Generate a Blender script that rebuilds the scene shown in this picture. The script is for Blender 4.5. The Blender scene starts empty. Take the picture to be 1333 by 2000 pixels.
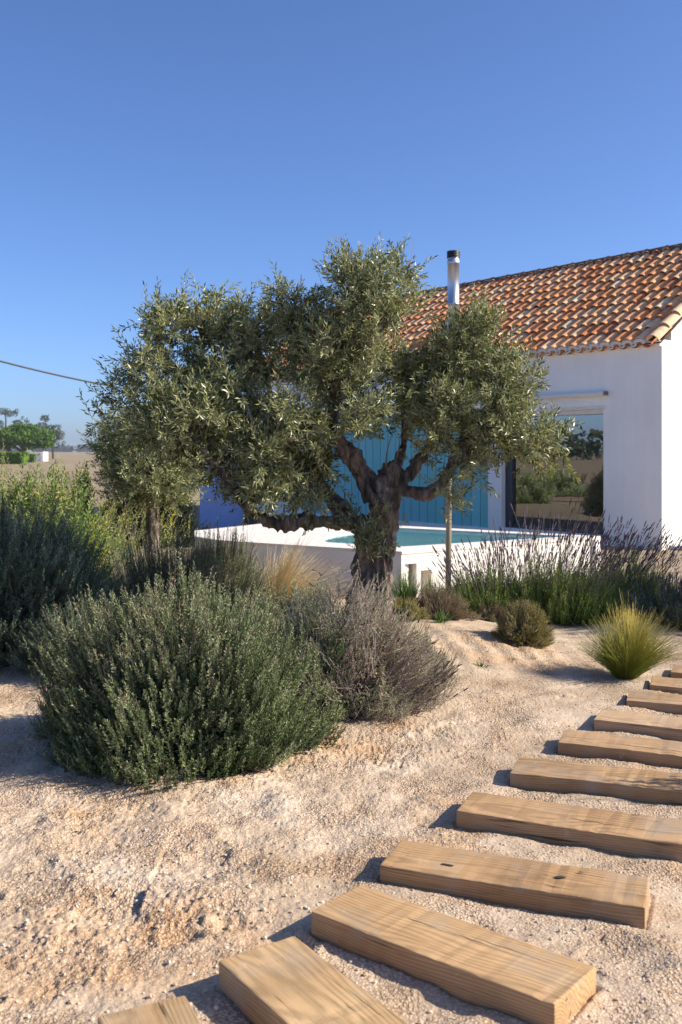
import bpy, math, random
import numpy as np
from mathutils import Vector, Matrix, noise as mnoise

C = bpy.context.scene
HAZE = True
R = math.radians
rng = np.random.default_rng(11)
random.seed(5)

# ------------------------------------------------------------------ camera
F = 1944.0                       # focal length in photo pixels (2000 px tall)
EYE = 1.5
HOR = 880.0                      # horizon row in the photo
cam = bpy.data.cameras.new('camera')
cam_o = bpy.data.objects.new('camera', cam)
C.collection.objects.link(cam_o)
cam.sensor_fit = 'VERTICAL'; cam.sensor_height = 36; cam.sensor_width = 24
cam.lens = 36 * F / 2000
cam.shift_y = -(1000 - HOR) / 2000
cam.clip_start = 0.05; cam.clip_end = 6000
cam_o.location = (0, 0, EYE); cam_o.rotation_euler = (R(90), 0, 0)
cam.dof.use_dof = True; cam.dof.focus_distance = 5.8; cam.dof.aperture_fstop = 5.0
C.camera = cam_o
C.render.resolution_x = 682; C.render.resolution_y = 1024

# ------------------------------------------------------------------ light
SUN_ELEV = 32.0
SDIR = Vector((0.995, -0.08, 0)).normalized()            # horizontal direction towards the sun
az = math.atan2(SDIR.x, SDIR.y)                        # clockwise from +Y
w = bpy.data.worlds.new('World'); C.world = w; w.use_nodes = True
nt = w.node_tree; bg = nt.nodes['Background']
sky = nt.nodes.new('ShaderNodeTexSky'); sky.sky_type = 'NISHITA'; sky.sun_disc = False
sky.sun_elevation = R(SUN_ELEV); sky.sun_rotation = az
sky.altitude = 0; sky.air_density = 0.72; sky.dust_density = 1.0; sky.ozone_density = 9.0
tm = nt.nodes.new('ShaderNodeMix'); tm.data_type = 'RGBA'; tm.blend_type = 'MULTIPLY'; tm.inputs[0].default_value = 1
tm.inputs[7].default_value = (1.10, 1.0, 1.0, 1)      # the camera's white balance
nt.links.new(sky.outputs[0], tm.inputs[6]); nt.links.new(tm.outputs[2], bg.inputs[0]); bg.inputs[1].default_value = 0.122
sun = bpy.data.lights.new('sun', 'SUN'); sun.energy = 5.0; sun.angle = R(0.53); sun.color = (1, .90, .74)
sun_o = bpy.data.objects.new('sun', sun); C.collection.objects.link(sun_o)
sv = Vector((SDIR.x * math.cos(R(SUN_ELEV)), SDIR.y * math.cos(R(SUN_ELEV)), math.sin(R(SUN_ELEV))))
sun_o.rotation_euler = sv.to_track_quat('Z', 'Y').to_euler(); sun_o.location = (8, 3, 9)
C.view_settings.view_transform = 'Standard'; C.view_settings.look = 'None'
C.view_settings.exposure = 0.72; C.view_settings.gamma = 1
C.render.engine = 'CYCLES'
C.cycles.use_denoising = True
C.cycles.max_bounces = 7; C.cycles.transparent_max_bounces = 6
C.cycles.diffuse_bounces = 5; C.cycles.glossy_bounces = 3; C.cycles.transmission_bounces = 4

def P(px, py, Y):
    """world point seen at a photo pixel at depth Y"""
    return Vector(((px - 666.5) / F * Y, Y, EYE - (py - HOR) / F * Y))

# ------------------------------------------------------------------ materials
def mat(name):
    m = bpy.data.materials.new(name); m.use_nodes = True
    return m, m.node_tree, m.node_tree.nodes['Principled BSDF']

def N(nt, t, **kw):
    n = nt.nodes.new(t)
    for k, v in kw.items():
        if k in n.inputs: n.inputs[k].default_value = v
        else: setattr(n, k, v)
    return n

def ramp(nt, stops, src=None, interp='LINEAR'):
    r = nt.nodes.new('ShaderNodeValToRGB'); r.color_ramp.interpolation = interp
    e = r.color_ramp.elements
    while len(e) < len(stops): e.new(0.5)
    for i, (p, c) in enumerate(stops):
        e[i].position = p; e[i].color = (*c, 1) if len(c) == 3 else c
    if src is not None: nt.links.new(src, r.inputs[0])
    return r

def mixc(nt, a, b, fac, mode='MIX'):
    m = nt.nodes.new('ShaderNodeMix'); m.data_type = 'RGBA'; m.blend_type = mode
    for s, v in ((0, fac), (6, a), (7, b)):
        if isinstance(v, (int, float)): m.inputs[s].default_value = v
        elif isinstance(v, tuple): m.inputs[s].default_value = (*v, 1)
        else: nt.links.new(v, m.inputs[s])
    return m.outputs[2]

def objcoord(nt, scale=(1, 1, 1), kind='Object'):
    tc = nt.nodes.new('ShaderNodeTexCoord'); mp = nt.nodes.new('ShaderNodeMapping')
    mp.inputs['Scale'].default_value = scale
    nt.links.new(tc.outputs[kind], mp.inputs[0]); return mp.outputs[0]

def noise(nt, vec, scale, detail=4, rough=.55, dist=0):
    n = N(nt, 'ShaderNodeTexNoise', Scale=scale, Detail=detail, Roughness=rough, Distortion=dist)
    nt.links.new(vec, n.inputs['Vector']); return n.outputs[0]

def bump(nt, b, h, strength, dist):
    n = N(nt, 'ShaderNodeBump', Strength=strength, Distance=dist)
    nt.links.new(h, n.inputs['Height']); nt.links.new(n.outputs[0], b.inputs['Normal']); return n

def leaf_mat(name, stops, rough=.5, back=None, trans=.22, spec=.3):
    """leaf colour varies from leaf to leaf through the mesh's own 'tint' attribute"""
    m, nt, b = mat(name)
    at = N(nt, 'ShaderNodeAttribute', attribute_name='tint')
    col = ramp(nt, stops, at.outputs['Fac']).outputs[0]
    if back:
        g = nt.nodes.new('ShaderNodeNewGeometry')
        col = mixc(nt, col, back, g.outputs['Backfacing'])
    nt.links.new(col, b.inputs['Base Color'])
    b.inputs['Roughness'].default_value = rough
    b.inputs['Specular IOR Level'].default_value = spec
    if trans:
        tr = nt.nodes.new('ShaderNodeBsdfTranslucent'); nt.links.new(col, tr.inputs[0])
        mx = nt.nodes.new('ShaderNodeMixShader'); mx.inputs[0].default_value = trans
        nt.links.new(b.outputs[0], mx.inputs[1]); nt.links.new(tr.outputs[0], mx.inputs[2])
        nt.links.new(mx.outputs[0], nt.nodes['Material Output'].inputs[0])
    return m

def plain(name, col, rough=.6, metal=0, var=.12, scale=12, bmp=0, bscale=60):
    m, nt, b = mat(name)
    v = objcoord(nt)
    f = noise(nt, v, scale)
    d = tuple(c * (1 - var) for c in col); l = tuple(min(1, c * (1 + var)) for c in col)
    nt.links.new(ramp(nt, [(.3, d), (.7, l)], f).outputs[0], b.inputs['Base Color'])
    b.inputs['Roughness'].default_value = rough; b.inputs['Metallic'].default_value = metal
    if bmp: bump(nt, b, noise(nt, v, bscale), bmp, .01)
    return m

# ------------------------------------------------------------------ objects
def tag(o, label=None, cat=None, group=None, kind=None):
    if label: o['label'] = label
    if cat: o['category'] = cat
    if group: o['group'] = group
    if kind: o['kind'] = kind
    return o

def empty(name, loc=(0, 0, 0), rz=0, **k):
    o = bpy.data.objects.new(name, None); C.collection.objects.link(o)
    o.location = loc; o.rotation_euler = (0, 0, rz); o.empty_display_size = .1
    return tag(o, **k)

def link(name, me, m=None, parent=None, **k):
    o = bpy.data.objects.new(name, me); C.collection.objects.link(o)
    if m is not None:
        for x in (m if isinstance(m, (list, tuple)) else [m]): me.materials.append(x)
    if parent is not None: o.parent = parent
    return tag(o, **k)

class Geo:
    """numpy mesh collector: polygons of any size, a 'tint' value per vertex, smooth flags and material index"""
    def __init__(s): s.v = []; s.n = 0; s.f = {}; s.t = []
    def add(s, v, f, tint=None, mi=0, smooth=False):
        v = np.asarray(v, float).reshape(-1, 3); f = np.asarray(f, int)
        if tint is None: tint = np.zeros(len(v))
        tint = np.broadcast_to(np.asarray(tint, float), (len(v),))
        s.v.append(v); s.t.append(tint)
        s.f.setdefault((f.shape[1], mi, smooth), []).append(f + s.n); s.n += len(v)
    def mesh(s, name, shade=None):
        me = bpy.data.meshes.new(name)
        V = np.concatenate(s.v); me.vertices.add(len(V)); me.vertices.foreach_set('co', V.ravel())
        loops = []; tot = []; mis = []; sm = []
        for (k, mi, smo), fl in s.f.items():
            F_ = np.concatenate(fl); loops.append(F_.ravel()); tot.append(np.full(len(F_), k))
            mis.append(np.full(len(F_), mi)); sm.append(np.full(len(F_), smo))
        loops = np.concatenate(loops); tot = np.concatenate(tot)
        me.loops.add(len(loops)); me.loops.foreach_set('vertex_index', loops.astype(np.int32))
        me.polygons.add(len(tot))
        me.polygons.foreach_set('loop_start', np.concatenate([[0], np.cumsum(tot)[:-1]]).astype(np.int32))
        me.polygons.foreach_set('material_index', np.concatenate(mis).astype(np.int32))
        me.polygons.foreach_set('use_smooth', np.concatenate(sm).astype(bool))
        a = me.attributes.new('tint', 'FLOAT', 'POINT'); a.data.foreach_set('value', np.concatenate(s.t).astype(np.float32))
        me.update(calc_edges=True); me.validate(); return me
    def obj(s, name, m=None, parent=None, **k): return link(name, s.mesh(name), m, parent, **k)

BOXF = [[0, 3, 2, 1], [4, 5, 6, 7], [0, 1, 5, 4], [1, 2, 6, 5], [2, 3, 7, 6], [3, 0, 4, 7]]
def box(g, lo, hi, fr=None, **k):
    x0, y0, z0 = lo; x1, y1, z1 = hi
    v = np.array([[x0, y0, z0], [x1, y0, z0], [x1, y1, z0], [x0, y1, z0], [x0, y0, z1], [x1, y0, z1], [x1, y1, z1], [x0, y1, z1]], float)
    if fr is not None: v = fr(v)
    g.add(v, BOXF, **k)

def unit(a): return a / np.maximum(np.linalg.norm(a, axis=-1, keepdims=True), 1e-9)

def tube(g, pts, rad, n=8, cap=True, tint=0, mi=0, smooth=True, wob=0):
    pts = np.asarray(pts, float); m = len(pts); rad = np.broadcast_to(np.asarray(rad, float), (m,))
    tan = unit(np.gradient(pts, axis=0))
    up = np.array([0, 0, 1.]) if abs(tan[0][2]) < .9 else np.array([1., 0, 0])
    u = unit(np.cross(tan[0], up)); U = []
    for t in tan:
        u = unit(u - t * np.dot(u, t)); U.append(u)
    U = np.array(U); W = np.cross(tan, U)
    a = np.linspace(0, 2 * math.pi, n, endpoint=False)
    ring = (np.cos(a)[None, :, None] * U[:, None] + np.sin(a)[None, :, None] * W[:, None]) * rad[:, None, None]
    if wob: ring = ring * (1 + wob * rng.normal(size=(m, n, 1)))
    v = (pts[:, None] + ring).reshape(-1, 3)
    i = np.arange(m - 1)[:, None] * n; j = np.arange(n)[None]; k = (j + 1) % n
    f = np.stack([i + j, i + k, i + n + k, i + n + j], -1).reshape(-1, 4)
    g.add(v, f, tint=tint, mi=mi, smooth=smooth)
    if cap:
        g.add(v[:n], np.arange(n)[::-1][None], tint=tint, mi=mi); g.add(v[-n:], np.arange(n)[None], tint=tint, mi=mi)

def stalks(g, A, B, Cc, r0, r1, tint=0, mi=0, seg=3):
    """many thin 3-sided stems A -> (B control) -> Cc at once"""
    A, B, Cc = map(lambda q: np.asarray(q, float), (A, B, Cc)); m = len(A)
    ts = np.linspace(0, 1, seg + 1)
    pts = np.stack([(1 - t) ** 2 * A + 2 * t * (1 - t) * B + t * t * Cc for t in ts], 1)
    d = unit(Cc - A); s = unit(np.cross(d, np.array([.31, .2, .93]))); q = np.cross(d, s)
    r0 = np.broadcast_to(r0, (m,)); r1 = np.broadcast_to(r1, (m,))
    rr = np.stack([r0 + (r1 - r0) * t for t in ts], 1)
    ring = np.stack([np.cos(a) * s + np.sin(a) * q for a in (0, 2.094, 4.189)], 1)
    v = pts[:, :, None] + ring[:, None] * rr[:, :, None, None]
    v = v.reshape(-1, 3)
    base = (np.arange(m) * (seg + 1) * 3)[:, None, None]; i = (np.arange(seg) * 3)[None, :, None]; j = np.arange(3)[None, None]
    k = (j + 1) % 3
    f = np.stack([base + i + j, base + i + k, base + i + 3 + k, base + i + 3 + j], -1).reshape(-1, 4)
    g.add(v, f, tint=np.repeat(np.broadcast_to(tint, (m,)), (seg + 1) * 3), mi=mi)

def leaves(g, p, d, side, L, W, tint, mi=0, bend=.12):
    """flat pointed leaves: base, two shoulders, tip (folded a little along the midrib)"""
    n = len(p); L = np.broadcast_to(L, (n,))[:, None]; W = np.broadcast_to(W, (n,))[:, None]
    d = unit(d); side = unit(side - d * np.sum(side * d, -1, keepdims=True)); up = np.cross(side, d)
    mid = p + d * L * .5 + up * L * bend
    v = np.stack([p, mid + side * W * .5, p + d * L, mid - side * W * .5], 1).reshape(-1, 3)
    g.add(v, np.arange(n * 4).reshape(n, 4), tint=np.repeat(tint, 4), mi=mi)

def rand_dirs(n):
    v = rng.normal(size=(n, 3)); return unit(v)

def shoots(g, A, D, L, nl, leafL, leafW, ang, tint, curve=.0, s0=.15, mi=0, jit=.25, taper=.5, trange=.25, drop=0, pairs=False, tipt=.3):
    """leafy shoots: A base (m,3), D direction, L length; nl leaves along each"""
    m = len(A); D = unit(D); L = np.broadcast_to(L, (m,))
    s = np.linspace(s0, 1, nl)[None] + rng.normal(size=(m, nl)) * .01
    up = np.array([0, 0, 1.])
    T0 = D; pos = A[:, None] + D[:, None] * (L[:, None] * s)[..., None] + up * (curve * L[:, None] * s ** 2)[..., None]
    tan = unit(D[:, None] + up * (2 * curve * s)[..., None])
    a = unit(np.cross(tan, np.broadcast_to(np.array([.37, .51, .77]), tan.shape))); b = np.cross(tan, a)
    if pairs:
        k = np.arange(nl); phi = (k % 2) * math.pi + (k // 2) * (math.pi / 2); phi = phi[None] + rng.normal(size=(m, nl)) * .35 + rng.uniform(0, 6.28, (m, 1))
    else:
        phi = rng.uniform(0, 6.283, (m, nl))
    rad = np.cos(phi)[..., None] * a + np.sin(phi)[..., None] * b
    an = ang * (1 - .45 * s) + rng.normal(size=(m, nl)) * jit
    d = tan * np.cos(an)[..., None] + rad * np.sin(an)[..., None] - up * drop
    side = np.cross(tan, rad) + rng.normal(size=d.shape) * .35
    ll = leafL * (1 - taper * s) * rng.uniform(.75, 1.2, (m, nl))
    tt = np.clip(np.broadcast_to(tint, (m,))[:, None] + (s - .6) * tipt + rng.normal(size=(m, nl)) * trange * .5, 0, 1)
    leaves(g, pos.reshape(-1, 3), d.reshape(-1, 3), side.reshape(-1, 3), ll.ravel(), (leafW * (ll / leafL)).ravel(), tt.ravel(), mi)
    return A, A + D * L[:, None] * .5, A + D * L[:, None] + up * curve * L[:, None]

# smooth value noise for numpy arrays
_lat = rng.random((257, 257))
def vnoise(x, y):
    xi = np.floor(x).astype(int); yi = np.floor(y).astype(int); fx = x - xi; fy = y - yi
    fx = fx * fx * (3 - 2 * fx); fy = fy * fy * (3 - 2 * fy); xi &= 255; yi &= 255
    a = _lat[xi, yi]; b = _lat[xi + 1, yi]; c = _lat[xi, yi + 1]; d = _lat[xi + 1, yi + 1]
    return (a + (b - a) * fx) * (1 - fy) + (c + (d - c) * fx) * fy
def fbm(x, y, o=4):
    s = 0; a = .5
    for k in range(o):
        s = s + a * vnoise(x + 17.3 * k, y + 9.1 * k); x = x * 2.03; y = y * 2.03; a *= .5
    return s

# ------------------------------------------------------------------ ground
def gz(x, y):
    """the broad shape of the ground"""
    x = np.asarray(x, float); y = np.asarray(y, float)
    m = .20 * np.exp(-((x + .5) / 1.7) ** 2 - ((y - 7.4) / 1.3) ** 2)
    m = m + .07 * np.exp(-((x - .9) / .5) ** 2 - ((y - 7.7) / .8) ** 2)
    m = m + .05 * np.exp(-((x + 2.2) / 1.2) ** 2 - ((y - 5.0) / 1.0) ** 2)
    return m
def g1(x, y): return float(gz(x, y))

# sleepers: top front-left corner (px), a second point on the same edge, height of the top, length, width
SL = []
def gp(px, py, z):
    Y = (EYE - z) * F / (py - HOR); return np.array([(px - 666.5) / F * Y, Y])
for (a, b, z, L, Wd) in [
    ((362, 1943), (395, 2000), .070, .88, .23),
    ((575, 1827), (805, 2000), .078, .88, .25),
    ((608, 1780), (1085, 1960), .078, None, .25),
    ((742, 1690), (1260, 1772), .060, None, .245),
    ((891, 1584), (1333, 1649), .060, .88, .25),
    ((996, 1509), (1333, 1546), .058, .88, .25),
    ((1089, 1450), (1333, 1475), .058, .88, .25),
    ((1160, 1405), (1333, 1424), .056, .88, .25),
    ((1224, 1367), (1333, 1376), .054, .88, .25),
    ((1269, 1337), (1333, 1342), .054, .88, .25),
    ((1310, 1312), (1345, 1315), .054, .88, .25),
]:
    p = gp(*a, z); q = gp(*b, z); d = q - p
    if L is None: L = float(np.linalg.norm(d))
    d = d / np.linalg.norm(d)
    nrm = np.array([-d[1], d[0]])
    if len(SL) < 2: p = p - nrm * Wd              # those two were measured on their far edge
    SL.append((p, d, nrm, L, Wd, z))
PATH = np.array([p + d * L * .5 + n_ * Wd * .5 for p, d, n_, L, Wd, z in SL])

def build_ground():
    def axis(lo, hi, f0, fine, grow, far):
        a = list(np.arange(lo, hi, fine)); s = fine; x = a[-1]
        while x < far: s *= grow; x += s; a.append(x)
        return a
    xr = axis(-2.7, 2.9, 0, .0066, 1.13, 2500); xl = []
    s = .0066; x = -2.7
    while x > -2500: s *= 1.13; x -= s; xl.append(x)
    X = np.array(xl[::-1] + xr)
    ys = []; y = 1.9
    while y < 9.3: ys.append(y); y += .0023 * y + .0001 * y * y
    s = .03
    while y < 3500: ys.append(y); s *= 1.09; y += s
    s = .01; y = 1.9; yl = []
    while y > -400: s *= 1.2; y -= s; yl.append(y)
    Yv = np.array(yl[::-1] + ys)
    gx, gy = np.meshgrid(X, Yv)
    z = gz(gx, gy)
    near = np.clip((10.5 - gy) / 1.5, 0, 1) * np.clip((3.6 - np.abs(gx)) / .6, 0, 1) * np.clip((gy - 1.0) / .5, 0, 1)
    # how close to the path: raked and trodden sand is flatter there
    dp = np.full(gx.shape, 9.)
    for (c, (p, d, n_, L, Wd, zz)) in zip(PATH, SL):
        u = (gx - p[0]) * d[0] + (gy - p[1]) * d[1]; v = (gx - p[0]) * n_[0] + (gy - p[1]) * n_[1]
        du = np.maximum(np.maximum(-u, u - L), 0); dv = np.maximum(np.maximum(-v, v - Wd), 0)
        dd = np.hypot(du, dv); dp = np.minimum(dp, dd)
    calm = np.clip(dp / .55, 0, 1)
    smooth_far = np.clip((gy - 5.2) / 1.3, 0, 1) * np.clip((gx + .1) / .5, 0, 1)      # fine sand near the shrubs
    rough = (.10 + .82 * calm) * (1 - .65 * smooth_far)
    patch = np.clip((fbm(gx * 2.2 + 40, gy * 2.2) - .42) * 5, 0, 1)                    # crumblier patches
    patch = np.maximum(patch, np.clip(1.4 - np.hypot((gx + .55) / .75, (gy - 3.05) / .55), 0, 1))
    und = (fbm(gx * 1.1 + 5, gy * 1.3 + 9, 3) - .45) * .045
    und += (fbm(gx * 4.5 + 3, gy * 4.5, 3) - .45) * .06 * (.25 + rough) + (fbm(gx * 2.2 + gy * 1.4, gy * 7 - gx * 3, 3) - .45) * .035
    ww = fbm(gx * 9, gy * 9, 2) * .06
    c1 = vnoise((gx + ww) * 42 + 7, (gy - ww) * 42); c2 = vnoise(gx * 85 + 3, gy * 85 + 11); c3 = vnoise((gx - ww) * 150 + 31, gy * 150 + 5)
    crumb = np.abs(c1 - .5) * -.007 + (c2 - .5) * .0105 - np.abs(c3 - .5) * .016
    big = np.clip(vnoise(gx * 17 + 71, gy * 17 + 13) - .62, 0, 1) * .030 * patch
    fade = np.clip((10.5 - gy) / 4, .25, 1)
    z = z + near * (und + crumb * (.12 + .75 * rough) * (.7 + .7 * patch) * fade + big * rough)
    # ripples raked on the mound
    rip = np.clip(1 - np.hypot((gx - 1.0) / .9, (gy - 7.0) / .8), 0, 1)
    z += near * rip * .010 * np.sin(gx * 34 + 5 * fbm(gx * 2, gy * 2) + gy * 5)
    # dips: footprints and hollows
    for (hx, hy, hr, hd) in [(-1.02, 2.72, .06, .012), (-.50, 3.12, .055, .012), (-.36, 3.16, .05, .014), (-1.38, 2.5, .07, .012), (-.5, 3.72, .07, .015), (-1.2, 3.35, .05, .018), (-.15, 3.0, .06, .02), (-1.1, 3.62, .05, .014), (1.5, 2.75, .1, .02), (1.2, 2.6, .12, .015), (.85, 2.95, .09, .014)]:
        r2 = ((gx - hx) ** 2 + (gy - hy) ** 2) / hr ** 2
        z += -hd * np.exp(-r2) + hd * .55 * np.exp(-((np.sqrt(r2) - 1.5) / .45) ** 2) * (fbm(gx * 20, gy * 20, 2) > .35)
    # keep the sand below the top of the sleepers
    for (p, d, n_, L, Wd, zz) in SL:
        u = (gx - p[0]) * d[0] + (gy - p[1]) * d[1]; v = (gx - p[0]) * n_[0] + (gy - p[1]) * n_[1]
        ins = (u > -.01) & (u < L + .01) & (v > -.01) & (v < Wd + .01)
        z = np.where(ins, np.minimum(z, .0), z)
        nearb = (u > -.3) & (u < L + .3) & (v > -.3) & (v < Wd + .3)
        z = z + .009 * np.clip(1 - np.hypot(np.maximum(np.maximum(-u, u - L), 0), np.maximum(np.maximum(-v, v - Wd), 0)) / .14, 0, 1) * (~ins) * (.5 + fbm(gx * 7, gy * 7, 2))
        z = np.where(nearb, np.minimum(z, zz - .03), z)
    z = np.where(gy > 60, z - .0, z)
    V = np.stack([gx, gy, z], -1).reshape(-1, 3)
    nx, ny = len(X), len(Yv)
    i = np.arange(ny - 1)[:, None] * nx; j = np.arange(nx - 1)[None]
    f = np.stack([i + j, i + j + 1, i + nx + j + 1, i + nx + j], -1).reshape(-1, 4)
    g = Geo(); g.add(V, f, tint=patch.ravel(), smooth=True)
    m, nt, b = mat('sand and dry field')
    geo = nt.nodes.new('ShaderNodeNewGeometry'); pos = geo.outputs['Position']
    sx = nt.nodes.new('ShaderNodeSeparateXYZ'); nt.links.new(pos, sx.inputs[0])
    base = ramp(nt, [(.28, (.43, .33, .225)), (.5, (.56, .45, .335)), (.72, (.66, .565, .45))], noise(nt, pos, 1.6, 5, .6)).outputs[0]
    at = N(nt, 'ShaderNodeAttribute', attribute_name='tint')
    n2 = noise(nt, pos, 3.1, 4, .6)
    mm = N(nt, 'ShaderNodeMath', operation='MULTIPLY'); nt.links.new(at.outputs['Fac'], mm.inputs[0]); nt.links.new(n2, mm.inputs[1])
    rmm = ramp(nt, [(.35, (0, 0, 0)), (.62, (1, 1, 1))], mm.outputs[0]).outputs[0]
    base = mixc(nt, base, (.55, .39, .25), rmm)
    gr = ramp(nt, [(.30, (.55, .50, .45)), (.5, (1, 1, 1)), (.75, (1.12, 1.1, 1.06))], noise(nt, pos, 130, 3, .7)).outputs[0]
    base = mixc(nt, base, gr, .8, 'MULTIPLY')
    fld = ramp(nt, [(.3, (.24, .185, .11)), (.5, (.32, .25, .165)), (.7, (.40, .32, .22))], noise(nt, pos, .13, 6, .65)).outputs[0]
    fld2 = ramp(nt, [(.35, (.75, .75, .7)), (.7, (1.1, 1.1, 1.1))], noise(nt, pos, 6, 5, .7)).outputs[0]
    fld = mixc(nt, fld, fld2, 1., 'MULTIPLY')
    d1 = N(nt, 'ShaderNodeMapRange'); d1.inputs[1].default_value = 12; d1.inputs[2].default_value = 17
    lx = N(nt, 'ShaderNodeVectorMath', operation='LENGTH'); nt.links.new(pos, lx.inputs[0]); nt.links.new(lx.outputs['Value'], d1.inputs[0])
    nt.links.new(mixc(nt, base, fld, d1.outputs[0]), b.inputs['Base Color'])
    b.inputs['Roughness'].default_value = .95; b.inputs['Specular IOR Level'].default_value = .12
    vo = N(nt, 'ShaderNodeTexVoronoi', feature='F1', Scale=95, Randomness=1.0); nt.links.new(pos, vo.inputs['Vector'])
    vo2 = N(nt, 'ShaderNodeTexVoronoi', feature='F1', Scale=190, Randomness=1.0); nt.links.new(pos, vo2.inputs['Vector'])
    h1 = N(nt, 'ShaderNodeMath', operation='MULTIPLY_ADD'); nt.links.new(vo2.outputs['Distance'], h1.inputs[0]); h1.inputs[1].default_value = .5; nt.links.new(vo.outputs['Distance'], h1.inputs[2])
    h2 = N(nt, 'ShaderNodeMath', operation='SUBTRACT'); h2.inputs[0].default_value = 1; nt.links.new(h1.outputs[0], h2.inputs[1])
    bump(nt, b, h2.outputs[0], .8, .006)
    pit_shade = ramp(nt, [(.30, (1, 1, 1)), (.62, (.62, .52, .44))], vo.outputs['Distance']).outputs[0]  # hollows between grains get their shade painted into the colour
    ptm = ramp(nt, [(.38, (.25, .25, .25)), (.6, (.95, .95, .95))], noise(nt, pos, 2.6, 5, .65)).outputs[0]
    nt.links.new(mixc(nt, mixc(nt, base, pit_shade, ptm, 'MULTIPLY'), fld, d1.outputs[0]), b.inputs['Base Color'])
    bn = [x for x in nt.nodes if x.type == 'BUMP'][0]
    bs = N(nt, 'ShaderNodeMath', operation='MULTIPLY'); nt.links.new(ptm, bs.inputs[0]); bs.inputs[1].default_value = .95; nt.links.new(bs.outputs[0], bn.inputs['Strength'])
    me = g.mesh('ground'); o = link('ground', me, m, kind='structure')
    return o
build_ground()

# bare orange soil left of the house (mirrored in the glass door)
def sheet(name, pts, z, m, **k):
    g = Geo(); g.add([(x, y, z) for x, y in pts], [list(range(len(pts)))]); return g.obj(name, m, **k)
soil_m = plain('orange soil', (.30, .19, .12), .95, var=.35, scale=1.5, bmp=.5, bscale=20)
sheet('dirt_track', [(-40, 9), (-9.2, 9.5), (-8.4, 12), (-8.9, 15), (-9.5, 19), (-14, 23), (-40, 24)], .02, soil_m, kind='structure')

# ------------------------------------------------------------------ house
white_m, nt, b = mat('whitewashed render')
v = objcoord(nt, kind='Object')
nt.links.new(ramp(nt, [(.3, (.84, .815, .765)), (.7, (.89, .865, .815))], noise(nt, v, 1.3, 5)).outputs[0], b.inputs['Base Color'])
w0 = nt.nodes['Principled BSDF'].inputs['Base Color'].links[0].from_socket
stv = objcoord(nt, (5, 5, .35)); st_ = ramp(nt, [(.42, (.90, .885, .86)), (.6, (1, 1, 1))], noise(nt, stv, 2.5, 6, .65)).outputs[0]
blo = ramp(nt, [(.38, (.93, .92, .90)), (.6, (1, 1, 1))], noise(nt, v, .9, 6, .7)).outputs[0]
nt.links.new(mixc(nt, mixc(nt, w0, st_, .22, 'MULTIPLY'), blo, .6, 'MULTIPLY'), b.inputs['Base Color'])
b.inputs['Roughness'].default_value = .85; bump(nt, b, noise(nt, v, 5, 7, .65), .35, .03)
blue_m = plain('blue limewash', (.25, .37, .66), .85, var=.08, scale=2, bmp=.15, bscale=12)

HC = np.array([4.82, 14.95]); HD = np.array([-.6225, .7826]); HG = np.array([.7826, .6225])
EAVE = 3.17; RW = 2.6; RISE = 1.86
def hf(v):
    """house frame (t along facade to the left, s into the house, z) -> world"""
    v = np.asarray(v, float).reshape(-1, 3)
    xy = HC + v[:, :1] * HD + v[:, 1:2] * HG
    return np.concatenate([xy, v[:, 2:]], 1)
house = empty('house', (0, 0, 0), label='white single storey house with terracotta tiled roof behind the pool', cat='house')
TL = 11.3
g = Geo()
# facade with a glass door opening (1.06..3.22) and the timber front (3.54..9.15)
T = .25
def wbox(t0, t1, s0, s1, z0, z1, g=g, **k): box(g, (t0, s0, z0), (t1, s1, z1), hf, **k)
for (t0, t1, z0, z1) in [(0, 1.06, -.1, EAVE), (1.06, 3.22, -.1, .15), (1.06, 3.22, 2.17, EAVE), (3.22, 3.54, -.1, EAVE),
                         (3.54, 9.15, 2.25, EAVE), (3.54, 9.15, -.1, .12), (9.15, TL, -.1, EAVE)]:
    wbox(t0, t1, 0, T, z0, z1)
# gables
for t0, t1 in ((.002, T), (TL - T, TL - .002)):
    prof = [(T, -.1), (2 * RW, -.1), (2 * RW, EAVE), (RW, EAVE + RISE), (T, EAVE + RISE * T / RW)]
    n_ = len(prof); vv = [(t0, s, z) for s, z in prof] + [(t1, s, z) for s, z in prof]
    vv = hf(vv); g.add(vv, [list(range(n_))]); g.add(vv, [list(range(n_, 2 * n_))[::-1]])
    for i in range(n_): g.add(vv, [[i, (i + 1) % n_, n_ + (i + 1) % n_, n_ + i]])
wbox(T, TL - T, 2 * RW - T, 2 * RW - .003, -.1, EAVE)
# interior: floor, dividing wall, ceiling
wbox(T, TL - T, T, 2 * RW - T, .0, .149)
wbox(4.2, 4.3, T + .002, 2 * RW - T, .15, 2.6)
wbox(T, TL - T, T, 2 * RW - T, 2.75, 2.8)
wbox(0.0, .12, .0, .001, 0, .01)
walls = g.obj('wall', white_m, house)
md = walls.modifiers.new('soft edges', 'BEVEL'); md.width = .012; md.segments = 2; md.limit_method = 'ANGLE'

# cream lintel and reveal over the door
cream_m = plain('cream painted trim', (.72, .66, .55), .6, var=.05)
g = Geo(); wbox(1.06, 3.22, .02, .2, 2.085, 2.168, g); wbox(1.02, 3.3, -.02, .0, 2.16, 2.20, g)
g.obj('lintel', cream_m, house)
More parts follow.
